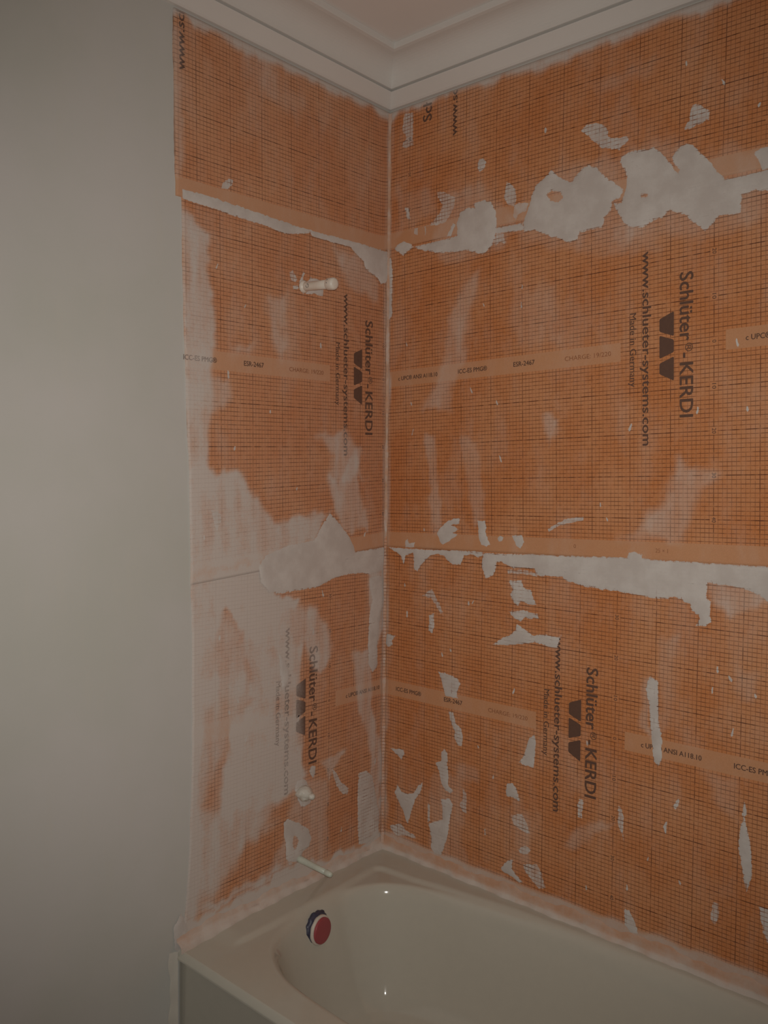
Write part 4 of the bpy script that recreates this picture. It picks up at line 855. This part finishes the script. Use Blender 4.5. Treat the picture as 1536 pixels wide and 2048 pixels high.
# ------------------------------------------------------------------ sealing fillets in the corners
def fillet(name, side, label):
    """troweled mortar band along the tub: profile (out from wall, z) swept along the wall"""
    L0, L1 = (0.004, SX_END) if side == 'R' else (0.004, 0.752)
    n = int((L1-L0)/0.006); verts, faces, hz = [], [], []
    for i in range(n+1):
        s = L0+(L1-L0)*i/n
        wob = 0.0035*math.sin(s*29+(1 if side == 'R' else 2))+0.0022*math.sin(s*71)+0.0012*math.sin(s*173)
        top = (0.409 if side == 'R' else 0.404)+wob*1.2
        bl = 0.010+0.0022*math.sin(s*43+0.7)+0.0012*math.sin(s*117)
        if side == 'L': bl += 0.010*sstep(np.array(s), 0.2, 0.75)
        prof = [(0.0017, top+0.004), (0.0036, top), (0.0042, top-0.008), (0.0055, 0.3925+wob*0.3), (bl*0.72, 0.3880), (bl, 0.3820), (bl+0.0008, 0.3772-(0.0085*float(sstep(np.array(s), 0.59, 0.67)) if side == 'L' else 0.0))]
        hs = [0.05, 0.12, 0.18, 0.34, 0.8, 0.98, 0.9]
        if side == 'L': hs = [min(1.0, h+0.55) for h in hs]
        for (d, z), h in zip(prof, hs):
            dd = min(d, s) if s < 0.02 else d
            verts.append((s, -d, z) if side == 'R' else (d, -s, z)); hz.append(h)
    m = 7
    for i in range(n):
        for k in range(m-1):
            a = i*m+k
            faces.append((a, a+1, a+m+1, a+m) if side == 'R' else (a, a+m, a+m+1, a+1))
    me = mesh(name, verts, faces, True)
    attr_f(me, 'haze', hz)
    o = link(name, me, None, FILL)
    return tag(o, label, 'sealing band')
fillet('sealing_band', 'R', 'pale troweled mortar band between the bathtub rim and the long gridded wall')
fillet('sealing_band', 'L', 'pinkish troweled mortar band along the bathtub end beneath the pipe stubs')

def corner_strip():
    z0, z1 = 0.392, 2.585; n = 420; verts, faces, cov, den = [], [], [], []
    for i in range(n+1):
        z = z0+(z1-z0)*i/n
        w = 0.0072+0.0012*math.sin(z*37)+0.0008*math.sin(z*91+1)
        dz = 0.0006*math.sin(z*160)
        pts = [(0.0053, -w-0.0045), (0.0062, -w), (0.0072+dz, -0.0072-dz), (w, -0.0062), (w+0.0045, -0.0053)]
        den_z = 0.06+0.22*float(vnoise(z*11, 2.5, 3))+0.12*float(vnoise(z*37, 5.5, 2))
        for (x, y), c in zip(pts, (0.0, 0.6, 1.0, 0.6, 0.0)):
            verts.append((x, y, z)); cov.append(c); den.append(den_z)
    for i in range(n):
        for k in range(4):
            a = i*5+k; faces.append((a, a+1, a+6, a+5))
    me = mesh('corner_seam', verts, faces, True)
    V = np.array(verts)
    attr_v(me, 'print', np.stack([V[:, 0]*0+0.555, V[:, 2]-0.88, V[:, 0]*0], 1))
    attr_f(me, 'haze', 0.5*haze_at(np.where(V[:, 0] > -V[:, 1], 0.012, -0.012), V[:, 2]))
    attr_f(me, 'cover', cov); attr_f(me, 'dens', den)
    o = link('corner_seam', me, None, MUDM)
    return tag(o, 'thin vertical mortar seam filling the inside corner of the gridded walls', 'mortar seam')
corner_strip()

# sealant bead between tub apron and painted wall
def apron_bead():
    n = 90; verts, faces, hz = [], [], []
    for i in range(n+1):
        z = 0.002+(0.372-0.002)*i/n
        w = 0.017+0.0025*math.sin(z*40)+0.0016*math.sin(z*97)
        for d, y in ((0.0005, -0.754-w), (0.003, -0.754-w*0.75), (0.0048, -0.754-w*0.3), (0.0075, -0.7555), (0.010, -0.7530)):
            verts.append((d, y, z)); hz.append(0.85)
    for i in range(n):
        for k in range(4):
            a = i*5+k; faces.append((a, a+1, a+6, a+5))
    me = mesh('sealant_bead', verts, faces, True); attr_f(me, 'haze', hz)
    bm = bmesh.new(); bm.from_mesh(me); bm.normal_update()
    bmesh.ops.reverse_faces(bm, faces=[f for f in bm.faces if f.normal.x < 0]); bm.to_mesh(me); bm.free()
    o = link('sealant_bead', me, None, mat_paint('off_white_sealant', (0.56, 0.52, 0.455), (0.60, 0.56, 0.49), 0.6, 20.0))
    return tag(o, 'vertical off-white sealant bead where the tub apron meets the painted wall', 'sealant')
apron_bead()

# ------------------------------------------------------------------ bathtub
TUB_L, TUB_W, DECK, LEDGE = 1.52, 0.752, 0.370, 0.378
HALF = [(0.090, -0.270), (0.088, -0.330), (0.090, -0.400), (0.102, -0.470), (0.125, -0.535), (0.160, -0.585), (0.205, -0.620), (0.262, -0.645),
        (0.335, -0.658), (0.450, -0.664), (0.600, -0.666), (0.760, -0.666)]
BACKL = [(0.900, -0.030), (0.760, -0.033), (0.640, -0.040), (0.520, -0.052), (0.420, -0.066), (0.330, -0.082), (0.260, -0.101), (0.200, -0.125), (0.150, -0.158), (0.115, -0.205)]
def catmull(pts, k=6):
    P = np.array(pts, float); n = len(P); out = []
    for i in range(n):
        p0, p1, p2, p3 = P[i-1], P[i], P[(i+1) % n], P[(i+2) % n]
        for q in range(k):
            t = q/k
            out.append(0.5*((2*p1)+(-p0+p2)*t+(2*p0-5*p1+4*p2-p3)*t*t+(-p0+3*p1-3*p2+p3)*t**3))
    return np.array(out)
left_half = BACKL + HALF                       # from back middle round the visible end to front middle
FAR = [(0.92, -0.666), (1.10, -0.664), (1.28, -0.642), (1.38, -0.585), (1.430, -0.470), (1.445, -0.330), (1.435, -0.200), (1.40, -0.110), (1.32, -0.058), (1.20, -0.034), (1.05, -0.029)]
BASIN = catmull(left_half + FAR, 5)
BEV = np.array([(0.078, -0.640), (0.080, -0.520), (0.074, -0.270), (0.068, -0.118), (0.080, -0.098), (0.100, -0.092), (0.200, -0.084), (0.33, -0.060), (0.50, -0.036),
                (0.76, -0.018), (1.20, -0.016), (1.38, -0.050), (1.44, -0.092), (1.452, -0.118), (1.446, -0.27), (1.442, -0.64), (1.44, -0.9), (0.08, -0.9)])

def tub():
    root = empty('bathtub', (0, 0, 0))
    tag(root, 'white enamelled alcove bathtub with an oval basin below the gridded walls', 'bathtub')
    step = 0.006
    xs = np.unique(np.concatenate([np.arange(0.002, 0.9, step), np.arange(0.9, TUB_L, 0.012), [TUB_L-0.002]]))
    ys = np.linspace(-0.7405, -0.0015, 141)
    X, Y = np.meshgrid(xs, ys)
    sd = poly_sd(X.ravel(), Y.ravel(), BASIN).reshape(X.shape)      # positive inside the basin
    sb = poly_sd(X.ravel(), Y.ravel(), BEV).reshape(X.shape)
    # raised ledge towards the walls, fading out near the front
    ledge = (1-sstep(sb, 0.0, 0.020))*sstep(Y, -0.668, -0.600)
    Zz = DECK + (LEDGE-DECK)*ledge
    # basin profile: rolled lip, sloping side, rounded foot, floor
    lip = 0.030; depth = 0.315; side_w = 0.085
    t = np.clip(sd, -lip*0.5, None)
    q = np.clip(t/(lip+side_w+0.11), 0, 1)
    r1 = 0.026
    prof = np.zeros_like(t)
    ds = np.array([-0.004, 0.0, 0.006, 0.013, 0.020, 0.030, 0.042, 0.055, 0.070, 0.086, 0.103, 0.125, 0.155, 0.20, 0.30])
    dz = np.array([0.0, 0.0008, 0.005, 0.014, 0.030, 0.062, 0.104, 0.150, 0.196, 0.235, 0.264, 0.286, 0.300, 0.306, 0.309])
    # smooth interpolation (monotone cubic by hand)
    def smooth_interp(x):
        fine = np.linspace(ds[0], ds[-1], 800); y = np.interp(fine, ds, dz)
        ker = np.hanning(31); ker /= ker.sum()
        y2 = np.convolve(np.pad(y, 15, mode='edge'), ker, mode='valid')
        return np.interp(x, fine, y2)
    prof = smooth_interp(sd)
    prof = np.where(sd < ds[0], 0, prof)
    prof = prof-smooth_interp(np.array([ds[0]]))[0]*(sd >= ds[0])
    Zz = Zz-np.maximum(prof, 0)
    verts = np.stack([X, Y, Zz], -1).reshape(-1, 3)
    w = X.shape[1]; h = X.shape[0]
    faces = [(j*w+i, j*w+i+1, (j+1)*w+i+1, (j+1)*w+i) for j in range(h-1) for i in range(w-1)]
    me = mesh('basin', verts, faces, True)
    link('basin', me, root, TUBM)
    # front lip and apron as one swept profile
    pr = []
    pr += [(-0.7405, DECK), (-0.7425, DECK-0.0006), (-0.7440, DECK-0.0018), (-0.7530, DECK-0.0120), (-0.7540, DECK-0.0140), (-0.7541, DECK-0.0160)]
    pr += [(-0.7535, 0.3520), (-0.7500, 0.3500), (-0.7440, 0.3480), (-0.7430, 0.3440), (-0.7430, 0.06), (-0.746, 0.045), (-0.748, 0.03), (-0.748, 0.0), (-0.730, 0.0)]
    verts, faces = [], []
    for x in (0.002, TUB_L-0.002):
        for y, z in pr: verts.append((x, y, z))
    n = len(pr)
    faces = [(i, i+1, n+i+1, n+i) for i in range(n-1)]
    me = mesh('apron', verts, faces, True)
    bm = bmesh.new(); bm.from_mesh(me); bm.normal_update()
    bmesh.ops.reverse_faces(bm, faces=[f for f in bm.faces if f.normal.y > 0.01 or f.normal.z < -0.5])
    bm.to_mesh(me); bm.free()
    link('apron', me, root, TUBM)
    return root
tub()

# overflow plug on the end wall of the basin
def plug():
    root = empty('overflow_plug', (0.1115, -0.386, 0.317))
    tag(root, 'round red overflow plug with white rim and dark frilled edge inside the bathtub', 'plug')
    root.rotation_euler = (0, math.radians(-3), math.radians(7))
    me = lathe([(0.012, 0.0333), (0.0205, 0.0335), (0.0222, 0.0328), (0.0228, 0.0310), (0.0230, 0.018), (0.0230, 0.0005)], 56, close_start=False, close_end=True)
    o = link('cap_disc', me, root, RED); o['label'] = 'red disc'
    me = lathe([(0.004, 0.030), (0.004, 0.0380), (0.0130, 0.0384), (0.0155, 0.0378), (0.0165, 0.0362), (0.0166, 0.030)], 56, close_start=False, close_end=False)
    o = link('cap_ring', me, root, WHITE); o['label'] = 'white ring'
    # dark rubber frill
    segs = 96; prof = []; verts, faces = [], []
    rows = [(-0.008, 0.028), (-0.008, 0.0415), (-0.003, 0.0452), (0.002, 0.0450), (0.0055, 0.0425), (0.0085, 0.0388), (0.0085, 0.030)]
    for i, (t, r) in enumerate(rows):
        for k in range(segs):
            a = 2*math.pi*k/segs
            fr = (0.0022*max(0, math.sin(a*15))**0.6 + 0.0008*math.sin(a*7+1)) if i in (1, 2, 3) else 0
            rr = r+fr
            verts.append((t+0.0008*math.sin(a*9), rr*math.cos(a), rr*math.sin(a)))
    for i in range(len(rows)-1):
        for k in range(segs):
            k2 = (k+1) % segs
            faces.append((i*segs+k, i*segs+k2, (i+1)*segs+k2, (i+1)*segs+k))
    me = mesh('frill', verts, faces, True)
    bm = bmesh.new(); bm.from_mesh(me); bmesh.ops.recalc_face_normals(bm, faces=bm.faces); bm.to_mesh(me); bm.free()
    o = link('frill', me, root, NAVY); o['label'] = 'dark blue frilled rubber edge'
plug()

# ------------------------------------------------------------------ pipe stubs on the end wall
def shower_pipe():
    root = empty('shower_pipe', (0.0, -0.347, 2.026))
    tag(root, 'capped white plastic pipe stub sticking out of the wall near the shower height', 'pipe')
    root.rotation_euler = (0, math.radians(3.6), 0)
    r = 0.0118
    link('pipe', lathe([(-0.01, r), (0.02, r), (0.06, r), (0.107, r)], 32), root, PVC)
    link('collar', lathe([(0.003, r), (0.0035, 0.0165), (0.006, 0.0172), (0.010, 0.0150), (0.013, r)], 28, close_start=False, close_end=False), root, PVC)
    cap = link('cap', lathe([(0.0985, r), (0.0985, 0.0152), (0.1000, 0.0160), (0.1160, 0.0160), (0.1200, 0.0152), (0.1228, 0.0128), (0.1240, 0.0085), (0.1243, 0.003), (0.1243, 0.0004)], 36, close_start=False), root, PVC)
    for a, t in ((148, 0.1065), (178, 0.1065)):
        me = lathe([(0, 0.0013), (0.0004, 0.0013)], 12)
        o = link('dot', me, cap, DARK)
        ang = math.radians(a)
        y, z = 0.0159*math.cos(ang), 0.0159*math.sin(ang)
        o.location = (t, y, z); o.rotation_euler = (0, 0, 0)
        o.rotation_mode = 'QUATERNION'; o.rotation_quaternion = Vector((1, 0, 0)).rotation_difference(Vector((0, math.cos(ang), math.sin(ang))))
    # printed mark on the pipe: small broken ring of dark ink
    verts, faces = [], []
    for k in range(14):
        if k in (3, 8, 9): continue
        a = 2*math.pi*k/14; b = len(verts)
        for du, dv in ((-1, -1), (1, -1), (1, 1), (-1, 1)):
            t = 0.030+0.0048*math.cos(a)+du*0.0009; g = math.radians(185)+(0.0048*math.sin(a)+dv*0.0009)/r
            verts.append((t, (r+0.0002)*math.cos(g), (r+0.0002)*math.sin(g)))
        faces.append((b, b+1, b+2, b+3))
    link('printed_mark', mesh('printed_mark', verts, faces), root, DARK)
shower_pipe()

def spout_pipe():
    root = empty('spout_pipe', (0.0, -0.349, 0.4595))
    tag(root, 'thin pale green plastic pipe stub pointing out just above the bathtub rim', 'pipe')
    root.rotation_euler = (0, math.radians(2.0), 0)
    link('pipe', lathe([(-0.01, 0.0098), (0.012, 0.0096), (0.030, 0.0088), (0.075, 0.0080), (0.108, 0.0074)], 28), root, PALE)
    link('nozzle', lathe([(0.106, 0.0074), (0.108, 0.0084), (0.118, 0.0082), (0.1255, 0.0070), (0.1285, 0.0050), (0.1290, 0.0006)], 28, close_start=False), root, PALE)
spout_pipe()

def valve():
    root = empty('valve_stub', (0.0, -0.345, 0.646))
    tag(root, 'crumpled white plastic wrap over the valve stub halfway up the lowest sheet', 'valve stub')
    bm = bmesh.new()
    bmesh.ops.create_icosphere(bm, subdivisions=4, radius=1.0)
    rs = np.random.default_rng(3); ph = rs.uniform(0, 6.28, (9, 3)); dr = rs.normal(0, 1, (9, 3))
    for v in bm.verts:
        p = np.array(v.co)
        k = sum((0.13/(1+0.35*i))*abs(math.sin(float(dr[i] @ p)*(1.6+0.5*i)+ph[i][0])) for i in range(9))
        p = p*(0.72+k)
        v.co = Vector((p[0]*0.022+0.014, p[1]*0.021+0.002, p[2]*0.0175))
    link('wrap', from_bm('wrap', bm, True), root, PUTTY)
    bm = bmesh.new()
    bmesh.ops.create_icosphere(bm, subdivisions=3, radius=1.0)
    for v in bm.verts:
        p = np.array(v.co)
        k = sum((0.12/(1+0.35*i))*abs(math.sin(float(dr[8-i] @ p)*(1.9+0.5*i)+ph[i][1])) for i in range(9))
        p = p*(0.70+k)
        v.co = Vector((p[0]*0.011+0.040, p[1]*0.010+0.004, p[2]*0.0085-0.003))
    link('wrap_knot', from_bm('wrap_knot', bm, True), root, PUTTY)
valve()
